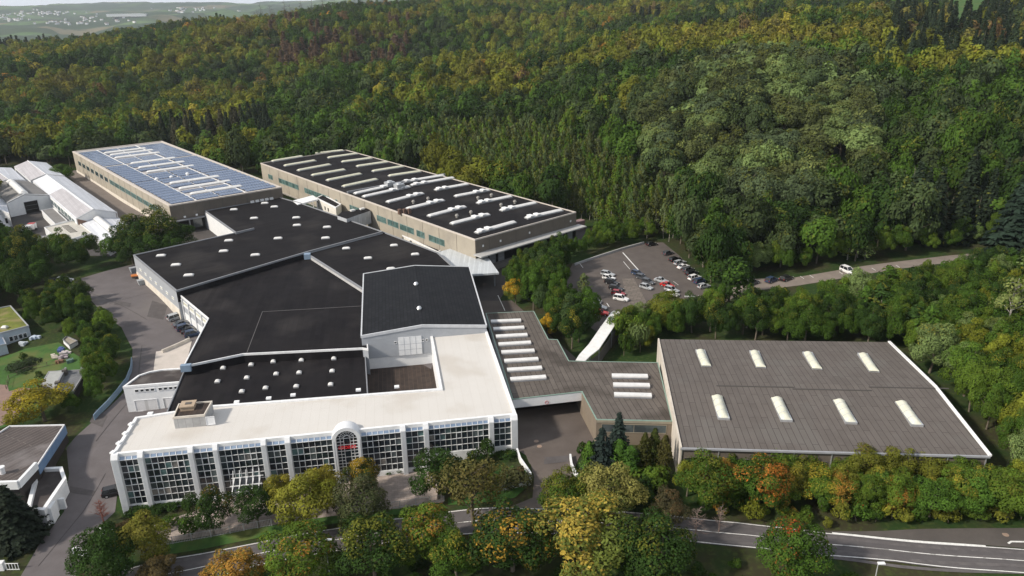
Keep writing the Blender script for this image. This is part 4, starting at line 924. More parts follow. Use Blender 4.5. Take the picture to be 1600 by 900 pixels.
def crown_round(seed, rx, h0, h1, nblob, leaf, cover, rblob=(.26,.42), top=1.0, sparse=0, dome=.5):
    rg = np.random.default_rng(seed); rz = (h1-h0)/2; cz = (h0+h1)/2; C = []; BR = []
    for i in range(nblob):
        for _ in range(20):
            d = rg.normal(0,1,3); d /= np.linalg.norm(d)
            if d[2] > -.75: break
        rad = rg.uniform(.45,.86) if i > nblob*.25 else rg.uniform(.1,.5)
        lump = 1+.22*math.sin(3.1*math.atan2(d[1],d[0])+seed)+.12*math.sin(5*d[2]+seed*2)
        taper = 1.0 if d[2] < 0 else (1-.25*top*d[2])
        C.append([d[0]*rx*rad*lump*taper, d[1]*rx*rad*lump*taper, cz+d[2]*rz*rad]); BR.append(rx*rg.uniform(*rblob)*(1.1-.3*abs(d[2])))
    C = np.array(C); BR = np.array(BR); P = []; N = []; Vr = []
    for i in range(nblob):
        n = int(cover*4*math.pi*BR[i]**2/(leaf**2)); u = rg.normal(0,1,(n,3)); u /= np.linalg.norm(u,axis=1)[:,None]
        out = C[i]-np.array([0,0,cz-rz*.3]); out /= np.linalg.norm(out)+1e-6
        keep = (u@out > -.35)|(rg.random(n) < .15); u = u[keep]
        rr = BR[i]*rg.uniform(.72,1.06,len(u))*(1+.12*np.sin(7*u[:,0]+i)*np.sin(6*u[:,1]))
        p = C[i]+u*rr[:,None]*[1,1,.82]; ok = np.ones(len(p), bool)
        for j in range(nblob):
            if j != i: ok &= ((p-C[j])**2/np.array([1,1,.67])).sum(1) > (BR[j]*.72)**2
        p, u = p[ok], u[ok]; dm = (p-np.array([0,0,cz-rz*.5])); dm /= np.linalg.norm(dm,axis=1)[:,None]+1e-6; P.append(p); N.append(u*(1.1-dome*.9)+dm*dome)
        tone = rg.uniform(.78,1.2); cid = rg.random()
        hgt = (C[i][2]-h0)/(h1-h0)
        v = np.stack([tone*rg.uniform(1-.5*(1.1-dome),1+.5*(1.1-dome),len(p)), np.clip(cid*.36+(1-hgt)*.28+rg.random(len(p))*.36,0,1), rg.random(len(p))], 1); Vr.append(v)
    P = np.concatenate(P); N = np.concatenate(N); Vr = np.concatenate(Vr)
    if sparse: k = rg.random(len(P)) > sparse; P, N, Vr = P[k], N[k], Vr[k]
    return leaves(P, N, leaf*rg.uniform(.7,1.35,len(P)), Vr, rg), C
def trunk_mb(seed, H, r, C, frac=.45, n=9, bend=.3):
    rg = random.Random(seed); mb = MB(); pts = [Vector((0,0,-.5))]; z = 0
    x = y = 0
    for i in range(1, 5):
        x += rg.uniform(-bend,bend); y += rg.uniform(-bend,bend); pts.append(Vector((x,y,H*.8*i/4)))
    rad = [r, r*.8, r*.6, r*.4, r*.15]
    for a, b, r0, r1 in zip(pts[:-1], pts[1:], rad[:-1], rad[1:]): mb.tube(a, b, r0, r1, 7, cap=False)
    idx = rg.sample(range(len(C)), min(n, len(C)))
    for i in idx:
        c = Vector(C[i]); z = max(H*.2, min(c.z-abs(c.x)*.6-abs(c.y)*.6, H*.7)); t = z/(H*.8)*4; k = min(int(t), 3); base = pts[k].lerp(pts[k+1], t-k)
        m_ = base.lerp(c, .5)+Vector((0,0,.4)); mb.tube(base, m_, r*.3, r*.2, 5, cap=False); mb.tube(m_, c, r*.2, r*.06, 5, cap=False)
    return mb
def crown_birch(seed, H, r, leaf, dens):
    rg = np.random.default_rng(seed); n = int(dens*H*r*9/(leaf**2*2)); z = rg.beta(1.7,1.3,n)*(H*.86)+H*.14; t = (z-H*.14)/(H*.86)
    prof = r*np.minimum(1, (t+.12)*2.6)*np.sqrt(np.clip(1-t, .01, 1))*1.25; a = rg.uniform(0,2*math.pi,n)
    lump = 1+.28*np.sin(a*3+z*1.7+seed)+.2*np.sin(z*3.1+a*2); k = np.sqrt(rg.uniform(.25,1.05,n))
    P = np.stack([np.cos(a)*prof*lump*k, np.sin(a)*prof*lump*k, z], 1); N = np.stack([np.cos(a), np.sin(a), .5+t*.4], 1)
    cl = (np.sin(a*2+z*1.1+seed)*.5+.5); V = np.stack([rg.uniform(.7,1.25,n)*(.85+.3*cl), np.clip(cl*.7+rg.random(n)*.3,0,1), rg.random(n)], 1)
    return leaves(P, N, leaf*rg.uniform(.7,1.3,n), V, rg)
def crown_spruce(seed, H, r, leaf, dens, droop=.35):
    rg = np.random.default_rng(seed); P = []; N = []; V = []; z = H*.06; k = 0
    while z < H*.98:
        t = z/H; R_ = r*(1-t)**.85*rg.uniform(.85,1.12)+.08; nb = max(5, int(13*(1-t)+4)); a0 = rg.uniform(0,6.28)
        for b in range(nb):
            a = a0+2*math.pi*b/nb+rg.normal(0,.15); L_ = R_*rg.uniform(.75,1.1); m = max(2, int(dens*L_/leaf*3.2)); s = rg.uniform(.12,1,m)**.8*L_
            w = (rg.random(m)-.5)*leaf*1.6*(1.2-s/L_*.6); zz = z-s*droop+rg.normal(0,.08,m)*leaf+.3*(s/L_)**2*L_*.25
            P.append(np.stack([np.cos(a)*s-np.sin(a)*w, np.sin(a)*s+np.cos(a)*w, zz],1)); N.append(np.tile([math.cos(a)*.7,math.sin(a)*.7,.8],(m,1)))
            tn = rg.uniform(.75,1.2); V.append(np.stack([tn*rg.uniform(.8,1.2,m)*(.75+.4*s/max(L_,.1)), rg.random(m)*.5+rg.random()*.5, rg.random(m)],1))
        z += max(H*.028, leaf*.7)*(1.1-t*.4)
    P = np.concatenate(P); N = np.concatenate(N); V = np.concatenate(V); return leaves(P, N, leaf*rg.uniform(.7,1.2,len(P)), V, rg, .8)
def twigs(seed, H, r, n=26, lean=.5, sub=3):
    rg = random.Random(seed); mb = MB(); mb.tube((0,0,-.4), (0,0,H), r, r*.15, 6, cap=False)
    for i in range(n):
        z = H*(.25+.72*i/n); L_ = (H*.28)*(1-.6*i/n)*rg.uniform(.6,1.2); a = rg.uniform(0,6.28); q = Vector((math.cos(a)*L_, math.sin(a)*L_, z+L_*lean*rg.uniform(-.2,1)))
        mb.tube((0,0,z), q, r*.3, r*.08, 4, cap=False)
        for _ in range(sub):
            t = rg.uniform(.3,.95); b = Vector((0,0,z)).lerp(q, t); a2 = a+rg.uniform(-1,1); mb.tube(b, b+Vector((math.cos(a2),math.sin(a2),rg.uniform(-.1,.9)))*L_*.4, r*.12, r*.05, 3, cap=False)
    return mb
DIM = {}; TREE = {}                                   # kind -> list of (crown mesh, trunk mesh)
def mk(kind, fol, C=None, H=12, r=.3, bark=BARK, n=9, frac=.45):
    V, F, vr = fol; me = mesh_np('crown', V, F, vr, [FOL]); tm = trunk_mb(len(V), H, r, C if C is not None else [], frac, n)
    tme = bpy.data.meshes.new('trunk'); tme.from_pydata([tuple(v) for v in tm.v], [], tm.f); tme.materials.append(bark); tme.polygons.foreach_set('use_smooth', [True]*len(tm.f))
    rr_ = np.hypot(V[:,0], V[:,1]); DIM.setdefault(kind, []).append((float(np.percentile(V[:,2], 99.7)), float(np.percentile(rr_, 98)))); TREE.setdefault(kind, []).append((me, tme))
for sd in range(6): f_, C_ = crown_round(10+sd, 5.0, 1.6, 12.0, 44, .225, .85, (.22,.38)); mk('near', f_, C_, 12, .3)
for sd in range(6): f_, C_ = crown_round(40+sd, 5.4, 1.6, 12.0, 34, .50, .9, (.26,.42), dome=.85); mk('mid', f_, C_, 12, .3)
for sd in range(3): f_, C_ = crown_round(60+sd, 6.4, 3.0, 13.0, 60, .42, .9, (.2,.3), .5, dome=.75); mk('puffy', f_, C_, 13, .4)
for sd in range(2): f_, C_ = crown_round(70+sd, 4.6, 1.6, 12.5, 46, .27, .42, (.2,.34), 1.3); mk('willow', f_, C_, 12, .3, n=20)
for sd in range(4): mk('birch', crown_birch(80+sd, 12, 2.1, .42, .9), None, 12, .14, BARKW)
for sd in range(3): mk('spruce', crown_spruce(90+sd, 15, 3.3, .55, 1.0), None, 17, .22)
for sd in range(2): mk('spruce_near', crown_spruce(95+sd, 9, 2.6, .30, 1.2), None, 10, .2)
for sd in range(2): mk('thuja', crown_birch(100+sd, 7, 1.25, .26, 1.7), None, 7, .15)
for sd in range(4): f_, C_ = crown_round(110+sd, 2.1, .1, 3.4, 18, .24, .8, (.3,.46)); mk('shrub', f_, C_, 2.6, .1, n=5)
f_, C_ = crown_round(120, 4.4, 4.5, 13.5, 30, .30, .34, (.2,.3), .8); mk('open', f_, C_, 15, .22, BARKW, 24)
cnt = {}
def tree(kind, loc, h=None, w=None, tint=(.05,.08,.02), accent=(.2,.1,.02,0), label='', cat='tree', group=None, name='broadleaf_tree', rz=None, sunk=0):
    L_ = TREE[kind]; i = cnt.get(kind, 0); cnt[kind] = i+1; cm, tm = L_[i % len(L_)]
    base, wid = DIM[kind][i % len(L_)]
    sz = (h or base)/base; sx = (w/2/wid) if w else sz
    e = empty(name, (loc[0], loc[1], loc[2]-sunk), label, cat, group); e.scale = (sx, sx, sz); e.rotation_euler = (0,0, rz if rz is not None else random.uniform(0, 6.28))
    c = bpy.data.objects.new('crown', cm); COL.objects.link(c); c.parent = e; c['tint'] = tuple(tint); c['accent'] = tuple(accent)
    t = bpy.data.objects.new('trunk', tm); COL.objects.link(t); t.parent = e
    return e
G1 = (.050,.098,.014); G2 = (.084,.138,.018); G3 = (.028,.058,.012); G4 = (.15,.17,.02); GB = (.075,.15,.022); GS = (.135,.19,.065); OL = (.125,.135,.02); YE = (.24,.21,.03); OR = (.33,.18,.035); BR_ = (.12,.075,.035); RE = (.38,.06,.02); PALE = (.17,.20,.06)
def ac(c, a): return (*c, a)
def byc(px, py, h, frac=.55):                # base of a tree whose crown centre shows at this pixel
    return GT(px, py, h*frac)
# foreground trees one by one: (kind, px, py, height, width, tint, accent, label)
FG = [
 ('near',155,868,9.5,11,G3,ac(YE,.0),'dark green round tree beside the white gate pillar at the lower left'),
 ('near',222,842,8,9,OL,ac((.17,.16,.03),.5),'yellowish green tree right of the dark gate tree, lower left'),
 ('near',243,893,5,6.5,(.09,.07,.03),ac(OR,.15),'small brownish bushy tree at the bottom edge, lower left'),
 ('near',327,798,8.5,9,G3,ac(OR,.17),'dark green round tree with an orange tip before the left end of the glass front'),
 ('near',399,790,7.8,7.6,G3,ac(G2,.2),'small dark green round tree just right of the glazed entrance canopy'),
 ('near',437,771,7.5,6,OL,ac(YE,.5),'slim yellow-green tree right of the entrance plaza'),
 ('near',480,778,10,11,G4,ac((.2,.2,.03),.5),'large light yellow-green tree in front of the arched portal'),
 ('near',507,762,9,6.5,OL,ac(YE,.7),'yellow-topped tree behind the large yellow-green one'),
 ('near',566,784,10,9.5,(.06,.075,.03),ac((.1,.1,.05),.4),'grey-green full tree beside the pale forecourt'),
 ('near',570,742,7.5,7,G3,ac((.36,.24,.03),.42),'dark tree with orange-yellow cap right of the arched portal'),
 ('near',362,892,7,10,(.13,.13,.028),ac(OR,.5),'orange-tinted round tree cut by the bottom edge'),
 ('near',463,868,10,11.5,G2,ac(OR,.26),'green tree with orange flecks below the road, left of centre'),
 ('near',580,856,11,12.5,G3,ac(OL,.35),'dense dark green tree below the road, left of centre'),
 ('near',682,738,9.5,9.5,G3,ac(OR,.08),'dark green round tree standing on the forecourt edge before the glass front'),
 ('willow',738,765,12,13,(.10,.095,.03),ac((.13,.11,.035),.4),'big olive feathery tree before the right half of the glass front'),
 ('near',672,830,10,10.5,G2,ac(OR,.32),'green and orange tree by the road below the forecourt'),
 ('near',712,866,9,9.5,G1,ac(YE,.25),'dark green tree with yellow flecks at the bottom edge, centre'),
 ('near',800,838,11,14,G3,ac((.36,.21,.03),.26),'wide dark green tree with orange patches at the bottom centre'),
 ('near',883,770,8,8,G1,ac(OL,.5),'dark olive tree at the right kerb of the gateway drive'),
 ('near',950,768,10,11.5,(.10,.12,.03),ac((.22,.21,.06),.55),'pale yellow-green tree right of the gateway drive'),
 ('near',913,838,12.5,16,(.115,.145,.03),ac((.36,.27,.05),.44),'largest yellow-orange tree by the road at the bottom centre'),
 ('near',1028,858,11,12.5,G3,ac(OL,.3),'dark green tree right of the largest yellow tree'),
 ('near',1042,794,7,7,(.075,.07,.035),ac(BR_,.3),'small grey-olive tree by the road behind the dark green one'),
 ('near',1102,750,9,10.5,G1,ac(OL,.35),'green round tree before the left corner of the brown hall'),
 ('near',1190,752,9,9.5,G1,ac((.40,.15,.03),.40),'green tree with bright orange top before the brown hall'),
 ('near',1237,862,9.5,11.5,G1,ac(RE,.16),'dark green tree with red crown top below the road at the right'),
 ('near',1222,727,6,7,G2,ac(G1,.2),'bushy green tree against the brown hall wall'),
 ('near',1287,758,6.5,7.5,G2,ac((.30,.24,.03),.42),'yellow-topped small tree in front of the brown hall'),
 ('near',1352,728,8,8,OL,ac(BR_,.2),'olive young tree in front of the brown hall, middle'),
 ('near',1404,728,7.5,8,OL,ac(BR_,.2),'olive bushy tree right of the middle of the brown hall'),
 ('near',1405,778,5.2,5,(.26,.12,.03),ac(OR,.6),'small rust-orange tree in the roadside thicket'),
 ('near',1458,776,6.5,8,GB,ac(G1,.3),'bright green small tree in the roadside thicket'),
 ('near',1522,768,7,8,GB,ac(OL,.2),'fresh green tree near the right corner of the brown hall'),
 ('near',1582,770,8,9,G2,ac(OL,.3),'green tree at the right edge above the lay-by'),
 ('near',1142,730,5.6,6.5,G1,ac(OL,.3),'green bushy tree left of the orange-topped one by the brown hall wall'),
 ('near',1258,730,5.8,6.5,OL,ac(G1,.3),'olive bushy tree by the brown hall wall behind the yellow-topped one'),
 ('near',1322,732,5.6,6.5,G2,ac(OL,.3),'mid green tree by the brown hall wall left of the olive young tree'),
 ('near',1378,734,5.8,6.5,G1,ac(OL,.4),'dark green tree by the brown hall wall between two olive ones'),
 ('near',1452,733,6,7,OL,ac(G1,.2),'olive tree under the right part of the brown hall eaves'),
 ('near',1496,736,6,7,G2,ac(OL,.2),'dull green tree at the right front corner of the brown hall'),
 ('near',212,362,13,15,G3,ac(OL,.3),'large dark green tree at the rear left of the black roofs'),
 ('near',243,356,15,15,G3,ac(OL,.35),'tallest dark olive-green tree of the clump behind the black roofs'),
 ('near',203,388,9,11,G3,ac(OL,.2),'dark tree at the left foot of the big clump behind the black roofs'),
 ('near',237,388,9,12,G3,ac(G1,.3),'dark tree in front of the big clump behind the black roofs'),
 ('near',268,386,8,10,G3,ac(G1,.3),'low dark tree right of the clump, against the black roof edge'),
 ('near',276,368,10,12,G3,ac(G1,.3),'dark round tree right of the large one behind the black roofs'),
 ('near',98,268,8,13,G1,ac(GS,.2),'bushy green tree between the white sheds and the solar hall'),
 ('near',125,315,3.5,4.5,G1,ac(GS,.2),'small round bush beside the lane along the solar hall'),
 ('near',62,628,8,13.5,(.17,.16,.02),ac((.30,.24,.02),.45),'bright yellow-green spreading tree behind the flat-roofed building, left'),
 ('open',1582,485,16,13,(.15,.19,.06),ac(PALE,.5),'tall pale green open-crowned tree with bare white limbs at the right edge'),
 ('near',806,452,7,6.5,(.16,.19,.03),ac((.45,.25,.02),.45),'yellow and orange tree at the rear yard edge'),
 ('near',856,508,6,4.5,(.12,.15,.03),ac((.45,.27,.02),.55),'slim tree with yellow patches beside the gateway roof'),
 ('birch',912,446,7.5,4.5,(.10,.13,.05),ac(OL,.2),'lone slim pale tree on the left edge of the car park'),
 ('near',1040,480,8.5,11,OL,ac(G2,.4),'olive tree partly hiding the middle row of parked cars'),
 ('mid',1142,436,13,13,G3,ac(G1,.3),'big dark tree between car park and track'),
 ('near',985,500,8,9.5,G1,ac(OL,.3),'dark green tree right of the top of the covered stair'),
 ('near',1120,462,7,7,G1,ac(GB,.35),'green tree at the right corner of the car park'),
]
for k_, x, y, h, w, t_i, a_, lb in FG:
    tree(k_, byc(x, y, h), h, w, t_i, a_, lb)
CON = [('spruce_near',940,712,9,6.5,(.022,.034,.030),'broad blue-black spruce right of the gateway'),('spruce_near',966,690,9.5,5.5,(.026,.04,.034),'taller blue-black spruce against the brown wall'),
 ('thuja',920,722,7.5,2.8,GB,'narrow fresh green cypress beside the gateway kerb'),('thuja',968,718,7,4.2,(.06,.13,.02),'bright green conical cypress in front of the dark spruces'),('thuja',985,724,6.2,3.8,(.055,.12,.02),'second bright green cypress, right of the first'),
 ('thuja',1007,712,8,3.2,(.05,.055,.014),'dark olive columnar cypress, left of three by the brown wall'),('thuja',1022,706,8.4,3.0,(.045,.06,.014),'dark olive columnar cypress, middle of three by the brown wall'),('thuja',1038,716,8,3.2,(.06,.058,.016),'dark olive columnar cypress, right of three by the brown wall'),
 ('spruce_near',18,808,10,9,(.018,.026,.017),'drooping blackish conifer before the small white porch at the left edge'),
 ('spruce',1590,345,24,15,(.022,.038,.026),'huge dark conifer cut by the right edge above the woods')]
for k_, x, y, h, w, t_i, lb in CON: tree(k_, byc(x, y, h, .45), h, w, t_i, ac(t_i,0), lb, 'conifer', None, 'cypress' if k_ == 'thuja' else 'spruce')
BUSH = [(293,826,3.2,4.2,GB,'bright green bush by the street fence left of the forecourt'),(262,817,1.6,4,G1,'low dark bush in front of the left corner of the office building'),
 (430,755,3,4.5,G3,'dark bush right of the entrance against the glass'),(500,742,3.5,5,G3,'dark shrub at the foot of the arched portal, left'),(741,718,3.6,4,G3,'dark green bush against the right glass bays'),
 (762,702,4.2,3.4,G3,'upright dark shrub beside the last white pillar'),(712,724,2.5,3.5,G3,'low dark bush left of the upright one by the glass'),(800,745,2.6,7,(.07,.075,.03),'olive heather bed beside the driveway wall'),
 (795,709,1.2,4.5,G3,'low trimmed hedge dome near the gateway'),(768,755,3,4,OL,'grassy bush on the little lawn by the driveway'),(812,741,2.4,4,(.08,.06,.03),'brownish bush at the curved driveway wall'),
 (164,826,1.8,3,G3,'dark low bush under the reddish shrub'),(910,700,2,3,G3,'round dark bush at the gateway corner'),
 (60,585,1.6,2.2,G3,'round clipped bush on the garden lawn, near the shed'),(36,556,2.0,2.2,G3,'small upright garden bush below the green-roofed house'),(30,572,1.2,9,(.03,.045,.02),'long dark hedge mound across the garden lawn'),
 (1125,700,5,8,G2,'light green bush at the left corner of the brown hall wall'),(995,768,4,7,G3,'dark green thicket below the three columnar cypresses'),(1018,745,4,7,G2,'mid green thicket in front of the columnar cypresses'),(945,745,3.5,5,G1,'green undergrowth below the bright cypresses')]
for x, y, h, w, t_i, lb in BUSH: tree('shrub', byc(x, y, h, .5), h, w, t_i, ac(OL,.2), lb, 'shrub', None, 'shrub')
def hedge_bank(line, h, w, t_i, label, n):                    # a run of planted shrubs
    for i in range(n):
        p = Vector(line[0]).lerp(Vector(line[1]), (i+.5)/n); tree('shrub', (p.x,p.y,tz(p.x,p.y)), h*random.uniform(.8,1.15), w*random.uniform(.9,1.1), t_i, ac((.2,.07,.03),.12), label, 'shrub', 'planting along the foot of the glass front', 'shrub')
hedge_bank((GT(205,805)[:2], GT(300,785)[:2]), 1.3, 4.2, G3, 'low dark planting at the foot of the glass front', 8)
hedge_bank((GT(170,832)[:2], GT(235,818)[:2]), 1.1, 3.5, (.06,.045,.02), 'low reddish planting at the foot of the glass front', 5)
hedge_bank((GT(595,740)[:2], GT(665,729)[:2]), 1.0, 2.8, G3, 'low dark planting at the foot of the glass front', 7)
# leafless and red-twigged shrubs
TW = mat('grey_twigs', (.20,.15,.13), .9); TWR = mat('red_twigs', (.20,.07,.05), .9)
for x, y, h, n, m_, lb in ((1088,822,6.5,60,TW,'bare grey-brown tree by the road before the brown hall'),(1125,812,4.5,40,TW,'smaller bare shrub right of the bare tree by the road'),(158,800,4.4,90,TWR,'leafless red-brown shrub at the left corner of the office building')):
    L_ = byc(x, y, h, .5); e = empty('bare_tree' if h > 4.45 else 'bare_shrub', L_, lb, 'tree' if h > 4.45 else 'shrub'); o = twigs(x, h, .11, n, 1.0, 5 if m_ is TWR else 4).build('branches', m_); o.parent = e

# ---- scattered woodland
FOOT = [SP, DP, H1, H1B, H2, H3, lk, [tuple(p[:2]) for p in (rl, rr_, r2, r1)], pf, cn, gp, ccw([tuple(p[:2]) for p in (bl,br,cr_,cl)])]
def expand(poly, d): return inset(ccw([p[:2] for p in poly]), -d)
EXC = [expand(SP,7)]+[expand(DP,4.5)]+[expand(p,3.2) for p in FOOT[2:]]
PAVED = [PT(yard_px), PT([(880,440),(895,412),(950,396),(1006,380),(1036,379),(1062,400),(1108,455),(1125,480),(1100,497),(1000,500),(935,520),(905,500)]),
 PT([(440,322),(610,322),(760,380),(800,366),(905,345),(935,370),(870,400),(800,440),(780,470),(760,520),(700,520),(560,440)]), rt+rb[::-1]]
TRK = PT([(1110,462),(1165,436),(1240,434),(1330,419),(1478,400),(1530,394),(1532,402),(1480,411),(1400,421),(1335,434),(1250,448),(1165,460),(1110,486)])
STAIR = [G(895,575,7)[:2], G(950,478,8)[:2], G(978,484,8)[:2], G(945,555,7)[:2], G(925,575,7)[:2]]
EXC += [expand(p,1.2) for p in PAVED]+[expand(TRK,2.0), expand(STAIR,1.0)]
MEAD = [PT([(1455,38),(1490,30),(1545,34),(1530,44),(1470,44)]), PT([(1570,40),(1620,40),(1640,48),(1590,48)]), PT([(1552,152),(1580,150),(1640,160),(1680,185),(1610,180),(1570,164)]), PT([(395,36),(470,33),(530,28),(540,34),(440,42)])]
EXC += MEAD
def zone_mask(X, Y, px_poly):
    Z = terr(X, Y); f = Y*math.cos(PITCH)-(Z-CAM_H)*math.sin(PITCH); u = Y*math.sin(PITCH)+(Z-CAM_H)*math.cos(PITCH)
    a = FPX*X/f; b = FPX*u/f; c, s = math.cos(-ROLL), math.sin(-ROLL); px = 800+c*a-s*b; py = 450-(s*a+c*b)
    m = inside_mask(np.stack([px, py], 1), px_poly)&(f > 1) if px_poly is not None else f > 1
    return m, px, py, Z
def excluded(Q):
    m = np.zeros(len(Q), bool)
    for p in EXC: m |= inside_mask(Q, p)
    return m
def jitter_grid(x0, x1, y0, y1, s, rg):
    gx, gy = np.meshgrid(np.arange(x0,x1,s), np.arange(y0,y1,s*.87)); gx = gx+((np.arange(gx.shape[0])%2)*s/2)[:,None]
    q = np.stack([gx.ravel(), gy.ravel()],1); return q+rg.uniform(-s*.36, s*.36, q.shape)
rg = np.random.default_rng(5); CAND = []     # (x, y, z, kind, h, w, tint, accent, group, dist)
def pick(lst, u):
    t = 0
    for p, v in lst:
        t += p
        if u < t: return v
    return lst[-1][1]
def add_zone(px_poly, s, kinds, hr, wr, pal, group, box, accents=((1,(YE,0)),), cat='tree', keep=1.0):
    q = jitter_grid(*box, s, rg); m, px, py, Z = zone_mask(q[:,0], q[:,1], px_poly); m &= ~excluded(q)
    for i in np.nonzero(m)[0]:
        if rg.random() > keep: continue
        k = pick(kinds, rg.random()); h = rg.uniform(*hr); w = h*rg.uniform(*wr)
        t_i = np.array(pick(pal, rg.random()))*rg.uniform(.8,1.2); c_, a_ = pick(accents, rg.random())
        CAND.append((q[i,0], q[i,1], Z[i], k, h, w, tuple(t_i), (*c_, a_), group, math.hypot(q[i,0], q[i,1]), cat))
GRN = ((.35,G1),(.3,G2),(.2,G3),(.1,GS),(.05,G4)); MIXA = ((.75,(OL,.2)),(.15,(GB,.4)),(.1,(YE,.25)))
add_zone([(788,476),(800,440),(880,405),(905,415),(888,450),(915,508),(945,535),(905,566),(862,545),(838,486)], 3.9, ((1,'near'),), (8.5,11.5), (.55,.75), ((.5,G1),(.3,G3),(.2,(.05,.085,.03))), 'trees of the small wood between gateway roof and car park', (-20,60,120,270), MIXA)
add_zone([(872,408),(885,385),(935,370),(1005,358),(1035,372),(1000,381),(950,395),(905,408)], 4.2, ((1,'near'),), (5.5,7.5), (.6,.85), ((.6,G1),(.4,G2)), 'trees of the hedge behind the car park wall', (0,80,200,300), MIXA)
add_zone([(955,530),(975,503),(1100,505),(1120,500),(1032,530),(1022,563),(935,563),(945,545)], 3.3, ((.8,'near'),(.2,'shrub')), (5,7.5), (.7,.95), GRN, 'low trees between car park and brown hall', (0,90,120,230), MIXA)
add_zone([(1030,530),(1105,512),(1130,505),(1165,503),(1260,492),(1340,482),(1400,468),(1480,450),(1530,435),(1700,420),(1750,500),(1560,600),(1420,560)], 4.5, ((.9,'near'),(.1,'birch')), (7.5,11), (.62,.85), ((.4,G3),(.35,G1),(.2,G2),(.05,GS)), 'trees of the belt behind the brown hall', (20,230,100,280), MIXA)
add_zone([(1420,545),(1560,480),(1750,480),(1900,830),(1640,800),(1590,752),(1560,720)], 4.7, ((.9,'near'),(.1,'birch')), (8,11.5), (.62,.85), ((.35,G2),(.35,G1),(.1,GS),(.2,G4)), 'trees on the bank right of the brown hall', (60,200,70,200), MIXA)
THA = ((.6,(OL,.2)),(.2,(YE,.35)),(.1,(OR,.5)),(.1,(RE,.15)))
add_zone([(1060,775),(1062,752),(1300,757),(1560,764),(1700,755),(1700,800),(1440,805),(1280,800),(1120,788)], 3.1, ((1,'near'),), (5.0,7.6), (.8,1.1), ((.35,G2),(.3,G1),(.12,GB),(.15,OL),(.08,G4)), 'shrubs of the roadside thicket before the brown hall', (20,120,85,112), THA, 'tree')
add_zone([(1064,805),(1120,785),(1280,797),(1440,802),(1700,797),(1700,818),(1440,824),(1280,824),(1120,808)], 2.4, ((1,'shrub'),), (1.6,3.4), (1.0,1.4), ((.35,G2),(.4,G1),(.15,OL),(.1,G4)), 'shrubs of the roadside thicket before the brown hall', (20,120,82,112), THA, 'shrub')
add_zone([(1040,376),(1060,378),(1120,448),(1165,428),(1240,426),(1330,411),(1478,392),(1560,384),(1560,374),(1478,382),(1330,401),(1240,412),(1165,415),(1128,430),(1080,380),(1050,364)], 4.4, ((.8,'near'),(.2,'birch')), (6,10), (.65,.9), ((.4,G2),(.4,G1),(.2,GS)), 'trees along the edge of car park and track', (30,200,150,300), MIXA)
add_zone([(40,480),(110,452),(140,470),(160,495),(192,518),(202,545),(202,580),(188,608),(160,638),(125,680),(108,690),(112,640),(140,610),(135,565),(118,545),(100,530),(50,510)], 4.6, ((1,'near'),), (5.5,7.6), (.7,.95), ((.35,G1),(.35,G2),(.3,G3)), 'trees of the hedge between garden and yard', (-160,-60,110,240), MIXA)
add_zone([(-80,440),(-40,402),(60,400),(100,410),(150,403),(205,398),(208,408),(140,424),(100,448),(40,478),(-80,500)], 6.5, ((1,'near'),), (9,13), (.65,.9), ((.7,G3),(.3,G1)), 'dark trees between the white sheds and the yard', (-230,-80,150,300), MIXA)
add_zone([(900,742),(925,700),(1060,712),(1064,742),(1060,790),(900,785)], 3.2, ((1,'shrub'),), (2.2,3.2), (1.0,1.4), ((.5,G3),(.5,G1)), 'undergrowth right of the gateway drive', (0,40,85,125), MIXA, 'shrub')
add_zone([(1270,905),(1070,872),(900,860),(700,862),(560,885),(480,930),(1700,990),(1640,925)], 4.0, ((1,'shrub'),), (1.0,1.8), (1.5,2.2), ((.7,G3),(.3,G1)), 'low scrub on the slope below the road', (-40,90,60,95), MIXA, 'shrub')
